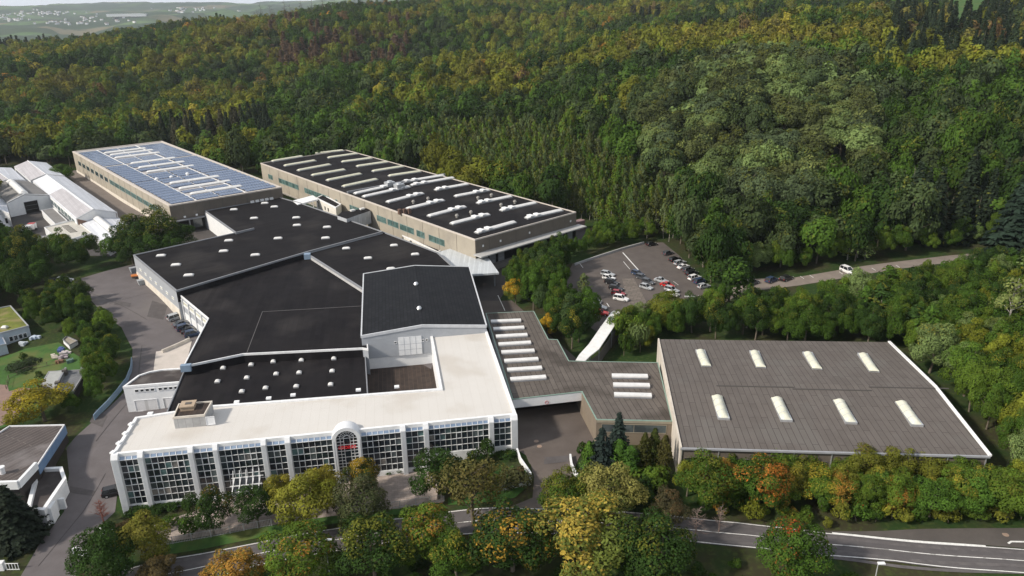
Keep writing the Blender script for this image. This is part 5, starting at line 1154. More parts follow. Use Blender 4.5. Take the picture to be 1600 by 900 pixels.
# the great forest
CLEAR = [(-900,930),(-900,258),(60,256),(100,258),(128,266),(330,300),(400,268),(440,300),(760,360),(905,352),(940,372),(1005,366),(1045,378),(1070,400),(1112,452),(1165,430),(1330,412),(1478,393),(1530,390),(1640,370),(2500,370),(2500,930)]
BIRCHZ = [(560,238),(640,225),(800,215),(920,240),(1010,290),(1075,345),(1050,384),(905,352),(760,300)]
def forest():
    q = np.concatenate([jitter_grid(-420,480,120,560,9.6,rg), jitter_grid(-1150,1150,-20,1420,11.8,rg)]); d = np.hypot(q[:,0], q[:,1]); n1 = len(jitter_grid(-420,480,120,560,9.6,np.random.default_rng(1)))
    first = np.arange(len(q)) < n1; q = q[(first&(d < 520))|(~first&(d >= 520)&(d < 1380))]; q = np.concatenate([q, jitter_grid(-520,-150,20,330,10.5,rg), jitter_grid(150,520,20,330,10.5,rg)]); first = None
    ang = np.abs(np.arctan2(q[:,0], q[:,1])); out = (ang > R(36))&(np.abs(q[:,0]) > 165); dd = np.hypot(q[:,0], q[:,1])
    keepm = (ang < R(37))|(out&(ang < R(75))); q = q[keepm]
    m, px, py, Z = zone_mask(q[:,0], q[:,1], None); sidem = (np.abs(np.arctan2(q[:,0], q[:,1])) > R(36))&(np.abs(q[:,0]) > 165); m &= ~excluded(q)&(sidem|(((px > -170)&(px < 1780))&~inside_mask(np.stack([px,py],1), CLEAR))); bz = inside_mask(np.stack([px,py],1), BIRCHZ)
    patch = vnoise(q[:,0], q[:,1], 60, 1); p2 = vnoise(q[:,0], q[:,1], 110, 2); p3 = vnoise(q[:,0], q[:,1], 35, 4)
    for i in np.nonzero(m&~bz)[0]:
        x, y, u = px[i], py[i], rg.random(); D = math.hypot(*q[i]); g = 'forest trees behind the halls'
        big = ((x-1190)/190)**2+((y-235)/130)**2 < 1
        if big and rg.random() < .25: continue
        h = rg.uniform(11,22); w = rg.uniform(11.5,18) if D > 420 else rg.uniform(10,16); k = 'mid'; cat = 'tree'
        dead = (420 < x < 640 and 45 < y < 115 and p3[i] > .5 and rg.random() < .7)
        conif = (p2[i] > .86 and p3[i] > .35 and D > 420) or (x > 1290 and y > 200 and p3[i] > .62) or (1380 < x and 25 < y < 120 and u < .75)
        if dead: k = 'dead'; t_i = (.15,.105,.075); a_ = (BR_, .5)
        elif conif: k = 'spruce'; h *= 1.05; w = h*rg.uniform(.38,.55); t_i = (.028,.044,.024) if u < .8 else (.05,.05,.03); a_ = (OL, .1); cat = 'conifer'
        elif big: k = 'puffy'; h = rg.uniform(13,20); w = rg.uniform(15,20); t_i = (GS,(.075,.105,.05),(.06,.09,.035),(.07,.085,.03))[int(u*4)]; a_ = (PALE, .3) if rg.random() < .35 else (OL, .2)
        else:
            warm = patch[i]*.55+p2[i]*.25+.2*rg.random()
            warm -= .05
            if 800 < x < 1300 and 50 < y < 190: warm += .0
            if x > 1300 and y > 140: warm -= .22
            if y > 185: warm -= .12
            if warm < .46: t_i = (G1, G3, (.05,.075,.028))[int(u*3)]; a_ = (OL, .2)
            elif warm < .63: t_i = (G2, OL, G4)[int(u*3)]; a_ = (OL, .4) if rg.random() < .7 else (YE, .3)
            elif warm < .76: t_i = (OL, (.12,.12,.025), (.11,.105,.03))[int(u*3)]; a_ = (YE, .35) if u < .8 else (OR, .2)
            else: t_i = ((.16,.14,.03), (.14,.11,.035), (.12,.09,.04))[int(u*3)]; a_ = (YE, .4) if u < .5 else (OR, .25)
            if D > 430 and rg.random() < .025: t_i = (YE, OR, BR_)[int(rg.random()*3)]
        g = {'spruce':'dark conifers of the forest','dead':'bare brown spruces of the forest'}.get(k, 'broadleaf trees of the forest')
        sc = rg.uniform(.66,1.3); CAND.append((q[i,0], q[i,1], Z[i]-.5, k, h, w, tuple(np.array(t_i)*sc), (*a_[0], a_[1]), g, D, cat))
    q = jitter_grid(-150,160,220,520,4.3,rg); m, px, py, Z = zone_mask(q[:,0], q[:,1], BIRCHZ); m &= ~excluded(q)
    for i in np.nonzero(m)[0]:
        h = rg.uniform(9,15); u = rg.random(); t_i = (G2,(.065,.10,.035),G1,(.085,.115,.045),(.07,.085,.035))[int(u*5)]
        CAND.append((q[i,0], q[i,1], Z[i], 'birch', h, h*rg.uniform(.28,.42), tuple(np.array(t_i)*rg.uniform(.8,1.2)), (*OL,.25), 'young birches on the slope behind the beige hall', math.hypot(*q[i]), 'birch'))
forest()
CAND.sort(key=lambda c: c[9])
used = {}; REST = []
nb = sum(1 for f in FG); 
caps = {'mid':240,'puffy':60,'birch':150,'spruce':110,'dead':40}
zone_kind = ('near','shrub')
LBL2 = {'broadleaf trees of the forest':('{} broadleaf tree standing in the forest beyond the halls',''),
 'dark conifers of the forest':('{} conifer standing in the forest beyond the car park',''),
 'young birches on the slope behind the beige hall':('{} slender young birch on the slope behind the long beige hall',''),
 'trees of the small wood between gateway roof and car park':('{} tree in the small wood between gateway roof and car park',''),
 'trees of the hedge behind the car park wall':('{} small tree in the hedge behind the car park wall',''),
 'low trees between car park and brown hall':('{} low tree between the car park and the brown hall','{} shrub between the car park and the brown hall'),
 'trees of the belt behind the brown hall':('{} tree in the belt behind the brown hall',''),
 'trees along the edge of car park and track':('{} tree at the forest edge by car park and track',''),
 'trees on the bank right of the brown hall':('{} tree on the bank right of the brown hall',''),
 'shrubs of the roadside thicket before the brown hall':('{} young tree in the roadside thicket before the brown hall','{} shrub in the roadside thicket before the brown hall'),
 'trees of the hedge between garden and yard':('{} tree in the hedge between the garden and the yard',''),
 'dark trees between the white sheds and the yard':('{} tree between the white sheds and the yard',''),
 'undergrowth right of the gateway drive':('','{} low bush in the undergrowth right of the gateway drive'),
 'low scrub on the slope below the road':('','{} low scrub bush on the slope below the road')}
def tone(t):
    if t[0] > .13: return 'brownish orange' if t[1] < t[0]*.72 else 'yellow'
    if t[0] > t[1]*.93: return 'olive'
    return 'dark green' if t[1] < .062 else ('silvery green' if t[2] > .045 else 'mid green')
KIND_OF = {'near':'broadleaf_tree','mid':'broadleaf_tree','puffy':'broadleaf_tree','spruce':'spruce','birch':'birch','shrub':'shrub','dead':'dead'}
LIMIT = {'broadleaf_tree':299-len(FG), 'birch':160, 'spruce':110, 'shrub':298-len(BUSH)-20, 'dead':0}
def shows(c):
    P = project(c[0], c[1], c[2]+c[4]*.6)
    if not (-20 < P[0] < 1620 and -20 < P[1] < 920): return -1
    return c[4]*c[5]/c[9]**2
CAND.sort(key=lambda c: -shows(c))
for c in CAND:
    x, y, z, k, h, w, t_i, a_, g, D, cat = c; nm = KIND_OF[k]
    if used.get(nm, 0) >= LIMIT[nm] or shows(c) < 0: REST.append(c); continue
    used[nm] = used.get(nm, 0)+1
    if k == 'shrub': cat = 'shrub'
    tn = tone(t_i); g = g if g in LBL2 else g
    if cat == 'conifer': tn = 'dark'
    lab = LBL2[g][1 if k == 'shrub' else 0].format(tn)
    if k == 'birch' and 'birch' not in lab: lab = lab.replace(' tree ', ' birch ').replace(' low tree', ' low birch')
    tree(k, (x,y,z), h, w, t_i, a_, lab, cat, '%s %s, %s' % (tn, nm.replace('_', ' '), g), nm)
print('individual', used, 'rest', len(REST))
# the rest of the forest: one object
KC = bpy.data.collections.new('forest_kinds')
def proto(i, V, F, vr, tm, bark): me = mesh_np('forest_kind', V, F, vr, [FOL, bark], tm); o = bpy.data.objects.new('k%02d' % i, me); KC.objects.link(o)
pi_ = 0; KI = {}
for sd in range(6):
    f_, C_ = crown_round(200+sd, 5.4, 1.2, 12.0, 24, .85, .85, (.28,.46), dome=.95); KI.setdefault('mid', []).append(pi_); proto(pi_, *f_, trunk_mb(sd, 11, .3, C_, n=3), BARK); pi_ += 1
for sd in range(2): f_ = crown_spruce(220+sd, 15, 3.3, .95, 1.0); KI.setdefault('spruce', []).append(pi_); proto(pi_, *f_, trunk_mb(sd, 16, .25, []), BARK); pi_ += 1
for sd in range(2): f_ = crown_birch(230+sd, 12, 2.1, .6, .9); KI.setdefault('birch', []).append(pi_); proto(pi_, *f_, trunk_mb(sd, 11, .14, []), BARKW); pi_ += 1
for sd in range(3):
    f_ = crown_spruce(240+sd, 15, 2.2, .8, .22); tw = twigs(sd, 15.5, .17, 26, .2, 1); KI.setdefault('dead', []).append(pi_); proto(pi_, *f_, tw, mat('dead_wood', (.20,.15,.12), .95)); pi_ += 1
KI['puffy'] = KI['mid']
for kd in ('near','shrub'):
    for cm_i, tm_i in TREE[kd]:
        if kd == 'near' and len(KI.get(kd, [])) >= 4: break
        o_ = bpy.data.objects.new('k%02d' % pi_, cm_i); KC.objects.link(o_); KI.setdefault(kd, []).append(pi_); pi_ += 1
pm = bpy.data.meshes.new('forest'); n = len(REST)
pm.vertices.add(n); pm.vertices.foreach_set('co', np.array([[c[0],c[1],c[2]] for c in REST], np.float32).ravel())
def att(nm, ty, data, key='value'): a = pm.attributes.new(nm, ty, 'POINT'); a.data.foreach_set(key, np.array(data).ravel())
BH = {'near':(12,6.1),'shrub':(3.5,2.7),'mid':(12,6.4),'puffy':(12,6.4),'spruce':(15,3.3),'birch':(12,2.3),'dead':(15,3.0)}
att('kidx', 'INT', np.array([KI[c[3]][int(rg.integers(len(KI[c[3]])))] for c in REST], np.int32))
att('scl', 'FLOAT_VECTOR', np.array([(c[5]/2/BH[c[3]][1],)*2+(c[4]/BH[c[3]][0],) for c in REST], np.float32), 'vector')
att('rot', 'FLOAT_VECTOR', np.array([(0,0,rg.uniform(0,6.28)) for c in REST], np.float32), 'vector')
att('tint_p', 'FLOAT_COLOR', np.array([(*c[6],1) for c in REST], np.float32), 'color'); att('accent_p', 'FLOAT_COLOR', np.array([c[7] for c in REST], np.float32), 'color')
fo = bpy.data.objects.new('forest', pm); COL.objects.link(fo); tag(fo, 'autumn forest covering the hills to the skyline', 'forest', kind='stuff')
gn = bpy.data.node_groups.new('forest_scatter', 'GeometryNodeTree'); gn.interface.new_socket('Geometry', in_out='INPUT', socket_type='NodeSocketGeometry'); gn.interface.new_socket('Geometry', in_out='OUTPUT', socket_type='NodeSocketGeometry')
gi = gn.nodes.new('NodeGroupInput'); go = gn.nodes.new('NodeGroupOutput'); ci = gn.nodes.new('GeometryNodeCollectionInfo'); ci.inputs[0].default_value = KC; ci.inputs['Separate Children'].default_value = True; ci.inputs['Reset Children'].default_value = True
ip = gn.nodes.new('GeometryNodeInstanceOnPoints'); mp = gn.nodes.new('GeometryNodeMeshToPoints'); gn.links.new(gi.outputs[0], mp.inputs[0]); gn.links.new(mp.outputs[0], ip.inputs['Points']); gn.links.new(ci.outputs[0], ip.inputs['Instance']); ip.inputs['Pick Instance'].default_value = True
def na(nm, ty):
    a = gn.nodes.new('GeometryNodeInputNamedAttribute'); a.data_type = ty; a.inputs[0].default_value = nm; return a.outputs[0]
gn.links.new(na('kidx','INT'), ip.inputs['Instance Index']); gn.links.new(na('rot','FLOAT_VECTOR'), ip.inputs['Rotation']); gn.links.new(na('scl','FLOAT_VECTOR'), ip.inputs['Scale'])
last = ip.outputs[0]
for a_, b_ in (('tint','tint_p'),('accent','accent_p')):
    s_ = gn.nodes.new('GeometryNodeStoreNamedAttribute'); s_.data_type = 'FLOAT_COLOR'; s_.domain = 'INSTANCE'; s_.inputs['Name'].default_value = a_
    gn.links.new(last, s_.inputs[0]); gn.links.new(na(b_,'FLOAT_COLOR'), s_.inputs['Value']); last = s_.outputs[0]
gn.links.new(last, go.inputs[0]); md = fo.modifiers.new('scatter', 'NODES'); md.node_group = gn
for p, c in zip(MEAD, (LAWN, LAWN, mat('sandy_field', (.30,.20,.13), .95), mat('cleared_ground', (.22,.18,.14), .95))): setting(drape('meadow', p, c, .3, 6))

# ------------------------------------------------------------------ neighbouring sheds, left
def gable(name, label, ra, rb_, la, lb_, qa, qb, ze, zr, base, wallm, roofl, roofr, cat='shed', trim=WTRIM):
    a, b = Vector(G(*ra,zr)), Vector(G(*rb_,zr)); l0, l1 = Vector(G(*la,ze)), Vector(G(*lb_,ze)); q0, q1 = Vector(G(*qa,ze)), Vector(G(*qb,ze))
    c = (l0+l1+q0+q1)/4; root = empty(name, (c.x,c.y,base), label, cat); t = Vector((0,0,.3))
    mb = MB()
    for p, q in ((l0,l1),(q1,q0)): mb.face([dn(p,base-1), dn(q,base-1), q-t, p-t])
    mb.face([dn(l1,base-1), dn(q1,base-1), q1-t, b-t, l1-t]); mb.face([dn(q0,base-1), dn(l0,base-1), l0-t, a-t, q0-t]); mb.build('wall', wallm, root)
    mb = MB(); mb.hexa([l0-t,l1-t,b-t,a-t], [l0,l1,b,a], 0); mb.hexa([a-t,b-t,q1-t,q0-t], [a,b,q1,q0], 1); mb.build('roof', [roofl, roofr], root)
    mb = MB(); mb.bar(a+t*.3, b+t*.3, .3, .2)
    for p, q in ((l1,b),(b,q1)): mb.bar(p+t*.2, q+t*.2, .25, .3)
    mb.build('verge_trim', trim, root); return root, (a,b,l0,l1,q0,q1), c
SHW = mat('shed_white_sheet', (.62,.64,.68), .5, (.55,.57,.62), .3, 6, lines=(R(128), .6, 30, (.52,.54,.58), .04))
SHG = mat('shed_grey_sheet', (.42,.41,.43), .6, (.36,.35,.37), .3, 6, lines=(R(128), .5, 30, (.33,.32,.34), .05))
SHD = mat('shed_old_felt', (.16,.155,.15), .9, (.20,.195,.19), .3, 6)
BRK = mat('brick_brown', (.25,.16,.12), .9, (.2,.13,.1), 1)
gable('shed', 'farthest white-roofed shed beside the bushy tree, left', (43,251),(71,272),(21.7,260),(47.5,282),(72.5,254),(101,275), 10.5, 13, 5, WHITE, SHG, SHW)
r_, p_, c_ = gable('shed', 'longest white shed with grey slope and row of windows along its yard side', (72.5,273),(146,327),(51,282.5),(118.7,341.7),(101.7,276),(183,331.7), 10.5, 13.2, 5, WHITE, SHW, SHW)
a,b,l0,l1,q0,q1 = p_; mb = MB(); t = Vector((0,0,.08))
mb.face([l0.lerp(l1,.42)+(a-l0)*.06+t, l1+(b-l1)*.06+t, b+(l1-b)*.1+t, a.lerp(b,.42)+(l0-a)*.1+t]); mb.build('roof_sheeting', SHG, r_)
F = frame(l0, l1, (c_.x,c_.y)); 
for i in range(7): window(F, F[3]*(.45+.075*i), F[3]*(.45+.075*i)+F[3]*.06, 7.2, 9.4, r_, 2, 1, WTRIM, GL_T)
F = frame(l1, q1, (c_.x,c_.y)); mb = MB(); wbox(mb, F, .3, F[3]-.3, 6, 10.3, .02, .1); mb.build('brick_front', BRK, r_)
r_, p_, c_ = gable('shed', 'grey-roofed white shed with big dark gate and barrel rooflight', (13,281),(38,303.5),(-15,290),(11,317),(45,283),(78,305), 10.5, 12.6, 5, WHITE, SHD, SHD)
a,b,l0,l1,q0,q1 = p_; F = frame(l1, q1, (c_.x,c_.y)); window(F, F[3]*.36, F[3]*.68, 4.8, 9.6, r_, 1, 3, GREYD, DARKIN, name='gate')
skylight(r_, a.lerp(b,.12), a.lerp(b,.98), 3.0, 1.0, LGTW, 'arch', curb=.3)
gable('shed', 'pale shed cut by the left edge, behind the grey-roofed one', (-14,261),(13,280),(-40,268),(-12,290),(18,262),(40,281.5), 10.5, 12.6, 5, WHITE, SHG, SHW)
r_, p_, c_ = gable('shed', 'low white shed at the left edge with sunlit side', (-30,300),(-10,324),(-50,312),(-35,338),(9,313),(14.5,334), 9.5, 11, 5, WHITE, SHG, SHW)
F = frame(p_[3], p_[5], (c_.x,c_.y)); window(F, F[3]*.82, F[3]*.9, 6, 8, r_, 1, 2, JOINT, GL_D)
r_, p_, c_ = gable('shed', 'white-roofed shed with long barrel rooflight behind the large dark tree', (150,340),(187,370),(126,347),(170,388),(184,339),(216,362), 8.5, 9.8, 5, WHITE, SHW, SHW)
skylight(r_, p_[0].lerp(p_[1],.05), p_[0].lerp(p_[1],.95), 2.6, .9, LGTW, 'arch', curb=.2)
P5 = PX([(69,355),(117.5,343),(143.7,363.5),(94.5,377.5)], 8.5); fl = flat_building('flat_annex', 'flat-roofed white annex with seven dark slots in its cream roof', P5, 8.5, 4.5, WHITE, mat('cream_roof', (.52,.50,.45), .8), WTRIM, 'annex', rim=.2)
for i in range(7): p = G(102+2.1*i*1.0, 352+1.6*i, 8.5); mb = MB(); mb.box((p[0],p[1],8.32), (2.3,.35,.2), AH-R(14)); mb.build('roof_slot', JOINT, fl)
F = frame(P5[3], P5[2], centre(P5)); window(F, F[3]*.3, F[3]*.7, 5.2, 7.0, fl, 2, 1, JOINT, GL_D)
P7 = PX([(32,371),(73,367.5),(95,388),(55,391)], 6.5); fl = flat_building('flat_annex', 'low grey flat roof with small rooflights in front of the cream-roofed annex', P7, 6.5, 4, WHITE, SHG, GREYD, 'annex', rim=.15)
for x, y in ((57,378),(60,381),(63,384)): dome(fl, x, y, 6.3, AH, 1.6, 1)
P8 = PX([(64.5,328),(83,324.5),(105,344.5),(86,349.5)], 8.0); fl = flat_building('flat_annex', 'small greenish flat canopy roof between the long white shed and the truck yard', P8, 8.0, 5, WHITE, SHD, WTRIM, 'annex', rim=.15)
setting(drape('neighbour_yard', PT([(-60,330),(60,322),(110,345),(200,372),(215,395),(190,402),(110,400),(60,398),(-60,395)]), ASPHK, .05))

# ------------------------------------------------------------------ lower left: flat building with porch, garden houses
DFELT = mat('dark_felt_streaked', (.085,.07,.066), .75, (.06,.05,.048), .5, 8, lines=(R(62), .9, 20, (.16,.14,.13), .06), c3=(.17,.155,.155), s3=.13)
BB = PX([(-40,700),(14.5,665),(100.5,663),(57,728),(29,758),(-60,762)], 5.5)
fb = flat_building('flat_roofed_building', 'dark flat-roofed building with puddles and blue fascia at the left edge', BB, 5.5, -.5, mat('dark_brick', (.045,.038,.036), .9), DFELT, WTRIM, 'building', rim=.12, rimh=.25)
F = frame(G(57,728,5.5), G(100.5,663,5.5), centre(BB)); mb = MB(); wbox(mb, F, .2, F[3], 3.6, 5.2, .02, .15); mb.build('fascia', mat('blue_fascia', (.12,.20,.34), .5, (.16,.25,.38), .5), fb); mb = MB(); wbox(mb, F, 2, F[3], .3, .5, .02, 1.0); mb.build('base_ledge', GREYD, fb)
mb = MB(); p0, p1, p2 = Vector(G(57,727,5.8)), Vector(G(29,757.5,5.8)), Vector(G(-40,760,5.8)); mb.bar(p0, p1, .5, 1.3); mb.bar(p1, p2, .5, 1.5); mb.build('white_parapet', WHITE, fb)
p = Vector(G(4,738,5.5)); mb = MB(); mb.tube(p-Vector((0,0,.3)), p+Vector((0,0,.9)), .42, n=12); mb.tube(p+Vector((0,0,.9)), p+Vector((0,0,1.1)), .55, n=12); mb.build('roof_vent', WTRIM, fb)
BP = PX([(57,731),(97,729),(103,747),(69,797),(41,794)], 3.4)
po = flat_building('porch', 'low white-walled porch annex in front of the dark flat-roofed building', BP, 3.4, -.8, WHITE, mat('stained_dark_roof', (0,0,0)), WTRIM, 'porch', rim=.55, rimh=.8, drop=.6)
F = frame(BP[2], BP[3], centre(BP)); window(F, F[3]*.32, F[3]*.46, -.4, 1.6, po, 1, 1, WTRIM, GL_G, name='door'); mb = MB(); wbox(mb, F, F[3]*.45, F[3]*.5, -.6, 2.2, .02, 1.0); wbox(mb, F, F[3]*.66, F[3]*.9, -.6, 3.0, .02, .5); mb.build('buttress', WHITE, po)
GH = PX([(-30,486),(16.5,477),(44.5,508.5),(2,519.5),(-30,524)], 5.5)
hs = flat_building('house', 'garden house with moss-green flat roof at the left edge', GH, 5.5, 1, mat('bluish_render', (.42,.48,.54), .8), mat('moss_roof', (.16,.19,.03), .95, (.10,.11,.03), .5, 6, c3=(.22,.19,.08), s3=.3), GREYM, 'house', rim=.2)
F = frame(GH[3], GH[2], centre(GH)); 
for i in range(4): window(F, F[3]*.2+i*1.0, F[3]*.2+i*1.0+.85, 2.6, 3.9, hs, 1, 1, WTRIM, GL_D)
dome(hs, 7.5, 512, 5.4, 0, 1.6, 1.2)
hb = PX([(-30,524),(1,520),(9.5,537),(-30,545)], 4.2); flat_building('garage', 'small blue-grey flat-roofed garage beside the moss-roofed house', hb, 4.2, 1, mat('bluish_render', (0,0,0)), mat('blue_roof', (.12,.17,.24), .6), GREYM, 'garage', rim=.15)
g2 = PX([(64,600),(76,580),(135,577),(113,613)], 4.6)
hs = flat_building('bungalow', 'grey-roofed garden bungalow with two chimneys behind the yellow tree', g2, 4.6, 1, mat('dark_brick', (0,0,0)), mat('grey_roof', (.17,.175,.185), .7, (.14,.145,.155), .4, 6, lines=(R(55), .9, 9, (.10,.105,.115), .05)), mat('roof_edge', (.3,.3,.32), .6), 'house', rim=.15)
mb = MB(); mb.bar(G(87,606,4.9), G(103,576,4.9), .35, .7); mb.build('fire_wall', GREYD, hs)
mb = MB(); mb.face([G(65,599.5,4.55), G(86.5,605,4.55), G(102,577.5,4.55), G(77,580.7,4.55)]); mb.build('pale_roof_sheet', mat('pale_sheet', (.36,.37,.36), .7), hs)
for x, y in ((101,580),(90,599)): p = G(x,y,5.2); mb = MB(); mb.box((p[0],p[1],5.0), (.9,.9,1.3), .3); mb.build('chimney', JOINT, hs)
g3 = PX([(98,530),(104,524.5),(121,532),(108,539)], 3.8); flat_building('garden_shed', 'small white garden shed with beige roof among the hedge', g3, 3.8, 1, WHITE, mat('beige_roof', (.35,.32,.27), .8), GREYD, 'shed', rim=.1, rimh=.2)
g4 = PX([(126,575),(133,564),(151,564),(147,576)], 3.2); flat_building('carport', 'small dark-roofed garden hut beside the bungalow', g4, 3.2, 1, mat('dark_brick', (0,0,0)), SHD, GREYD, 'hut', rim=.1, rimh=.2)
for x, y, c, lb in ((97,548,(.08,.12,.3),'blue tarpaulin heap by the garden shed'),(103,553,(.55,.5,.5),'pale heap of garden clutter by the shed'),(100,560,(.35,.30,.32),'grey-pink clutter heap below the shed'),(112,566,(.12,.2,.17),'dark green rain barrel heap'),(86,559,(.55,.5,.42),'pale stone on the lawn'),(92,568,(.22,.12,.08),'brown wood pile on the lawn'),(37,538,(.5,.55,.6),'white garden bench and table on the terrace'),(56,529,(.5,.58,.68),'glass cold frame on the terrace')):
    p = GT(x,y); mb = MB(); rr = random.Random(x)
    for i in range(5): mb.box((p[0]+rr.uniform(-.8,.8), p[1]+rr.uniform(-.7,.7), p[2]+.35), (rr.uniform(.5,1.3), rr.uniform(.4,.9), rr.uniform(.3,.9)), rr.uniform(0,3))
    tag(mb.build('garden_clutter', mat('clutter_%d' % x, c, .7), loc=p), lb, 'garden clutter')
def fence_run(name, pts, label, cat, h, m, gap=2.4, rails=(.15,.9), wire=None, wm=None, post=.09):
    P = [Vector(p[:2]) for p in pts]; o = empty(name, (P[0].x,P[0].y,tz(*P[0])), label, cat); mr_ = MB(); prev = None
    for a, b in zip(P[:-1], P[1:]):
        n = max(1, round((b-a).length/gap))
        for i in range(n+(b == P[-1])):
            q = a.lerp(b, i/n); z = tz(q.x,q.y); mp_ = MB(); mp_.box((q.x,q.y,z+h/2-.1), (post,post,h+.2), math.atan2((b-a).y,(b-a).x)); mp_.build('post', m, o)
            if prev:
                for r_ in rails: mr_.bar((prev[0],prev[1],prev[2]+h*r_), (q.x,q.y,z+h*r_), .05)
                if wire:
                    k = max(2, int((Vector(prev[:2])-q).length/wire))
                    for j in range(k):
                        t = (j+.5)/k; w_ = Vector(prev).lerp(Vector((q.x,q.y,z)), t); mr_.bar((w_.x,w_.y,w_.z+.05), (w_.x,w_.y,w_.z+h*.95), .03)
            prev = (q.x,q.y,z)
    mr_.build('mesh_panel' if wire else 'rail', wm or m, o); return o
FEN = mat('fence_grey', (.42,.43,.43), .6)
fence_run('street_fence', [GT(x,y)[:2] for x,y in ((240,855),(300,845),(360,834),(425,822))], 'pale wire fence between forecourt trees and road, left stretch', 'fence', 1.5, FEN, 2.4, wire=.22)
fence_run('street_fence', [GT(x,y)[:2] for x,y in ((545,808),(600,797),(650,790),(694,783))], 'pale wire fence between paved forecourt and road, right stretch', 'fence', 1.5, FEN, 2.4, wire=.22)
fence_run('garden_fence', [GT(x,y)[:2] for x,y in ((10,608),(14,592),(40,580),(74,572),(112,565))], 'low wooden picket fence crossing the garden lawn', 'fence', 1.0, mat('old_wood', (.14,.11,.08), .9), 2.2)
def wall_run(name, pts, label, cat, h, w, m, cap=None, sub=1):
    P = []
    for a, b in zip(pts[:-1], pts[1:]):
        a, b = Vector(a[:2]), Vector(b[:2]); n = max(1, int((b-a).length/3)); P += [a.lerp(b, i/n) for i in range(n)]
    P.append(Vector(pts[-1][:2])); mb = MB()
    for a, b in zip(P[:-1], P[1:]):
        z0, z1 = tz(*a), tz(*b); d = (b-a).normalized(); n = Vector((-d.y,d.x))*w/2
        mb.hexa([(*(a-n),z0-1), (*(b-n),z1-1), (*(b+n),z1-1), (*(a+n),z0-1)], [(*(a-n),z0+h), (*(b-n),z1+h), (*(b+n),z1+h), (*(a+n),z0+h)])
    o = mb.build(name, m, None, loc=(P[0].x,P[0].y,tz(*P[0]))); tag(o, label, cat); return o
wall_run('blue_barrier', [GT(x,y) for x,y in ((207,566),(206,580),(199,598),(186,615),(170,634),(156,648),(148,657))], 'curved blue-grey sheet barrier along the yard below the hedge', 'barrier', 1.3, .15, mat('blue_barrier', (.17,.25,.34), .5, (.22,.30,.38), .6))
wall_run('retaining_wall', [GT(x,y) for x,y in ((898,415),(930,404),(970,391),(1006,381))], 'low pale wall along the far edge of the car park', 'wall', .7, .35, mat('wall_pale', (.40,.40,.40), .8))
wall_run('garden_wall', [GT(x,y) for x,y in ((808,707),(813,722),(822,735),(829,745),(829,757),(815,760),(795,764),(778,768))], 'curved low white wall around the little garden by the driveway', 'wall', .9, .3, WHITE)
wall_run('garden_wall', [GT(x,y) for x,y in ((891,716),(893,730),(898,742),(903,748))], 'short low white wall at the right kerb of the gateway drive', 'wall', .9, .3, WHITE)
wall_run('ramp_wall', [GT(x,y) for x,y in ((254,552),(275,543),(297,533))], 'low white wall edging the pale ramp in the yard', 'wall', .9, .3, CONCW)
setting(drape('ramp', PT([(240,580),(244,550),(256,548),(300,533),(290,575)]), mat('pale_ramp', (.52,.47,.43), .8, (.46,.42,.38), .5), .12))
for x, y, lb in ((121,868,'white gate pillar with slatted panel at the entrance to the left yard'),(162,836,'white gate pillar near the reddish shrub')):
    p = GT(x,y); o = empty('gate_pillar', p, lb, 'gate pillar'); mb = MB(); mb.box((p[0],p[1],p[2]+.7), (.9,.5,1.5), .3); mb.build('pillar', WTRIM, o); mb = MB()
    for i in range(5): mb.box((p[0]+.9+.25*i,p[1]-.2,p[2]+.6), (.07,.07,1.2), .3)
    mb.box((p[0]+1.4,p[1]-.2,p[2]+1.15), (1.3,.09,.08), 0); mb.box((p[0]+1.4,p[1]-.2,p[2]+.15), (1.3,.09,.08), 0); mb.build('slatted_panel', WTRIM, o)
p = GT(8,890); o = empty('sliding_gate', p, 'white sliding gate end beside a white box at the bottom left corner', 'gate'); mb = MB(); mb.box((p[0]-1,p[1],p[2]+.7), (2.0,.8,1.4), .1); mb.build('gate_box', WTRIM, o)
mb = MB()
for i in range(5): mb.box((p[0]+.4+.45*i,p[1]-.1,p[2]+.6), (.07,.07,1.2), .1)
for z in (.1,1.2): mb.box((p[0]+1.3,p[1]-.1,p[2]+z), (2.0,.09,.08), 0)
mb.build('gate_leaf', WTRIM, o)
# containers and skips
def skip(px, py, l, w, h, c, lb, a=AH):
    p = GT(px, py); o = empty('container', p, lb, 'container'); mb = MB(); ca, sa = math.cos(a), math.sin(a)
    def q(k): return [(p[0]+x*l/2*k*ca-y*w/2*sa, p[1]+x*l/2*k*sa+y*w/2*ca) for x, y in ((-1,-1),(1,-1),(1,1),(-1,1))]
    mb.hexa([(x,y,p[2]) for x,y in q(.82)], [(x,y,p[2]+h) for x,y in q(1)]); m_ = mat('container_%d' % px, c, .6, tuple(v*.7 for v in c), 1.5); mb.build('body', m_, o)
    mb = MB()
    for i in range(6): 
        t = -.4+.16*i; mb.box((p[0]+t*l*ca-(w/2+.02)*sa*-1, p[1]+t*l*sa-(w/2+.02)*ca, p[2]+h*.5), (.1,.1,h*.95), a)
    mb.box((p[0],p[1],p[2]+h+.02), (l*1.02,w*1.02,.1), a); mb.build('rim', m_, o)
skip(812,389,6.5,2.6,2.4,(.12,.14,.17),'dark grey container standing before the loading front'); skip(824,386,3,2,2.2,(.25,.26,.28),'small grey container right of the dark one')
skip(904,358,4,2.2,3,(.30,.20,.20),'reddish grey container at the right end of the loading front'); skip(211,425,2.6,1.6,1.5,(.35,.37,.4),'grey bin at the rear corner of the left factory wall'); skip(224,444,2.8,1.6,1.4,(.38,.40,.42),'grey skip below the orange trailer')
p = GT(216,434); o = empty('trailer', p, 'orange-floored flat trailer beside the left factory wall', 'trailer'); mb = MB(); mb.box((p[0],p[1],p[2]+.9), (3.6,2,.2), .5); mb.build('bed', mat('orange_board', (0,0,0)), o)
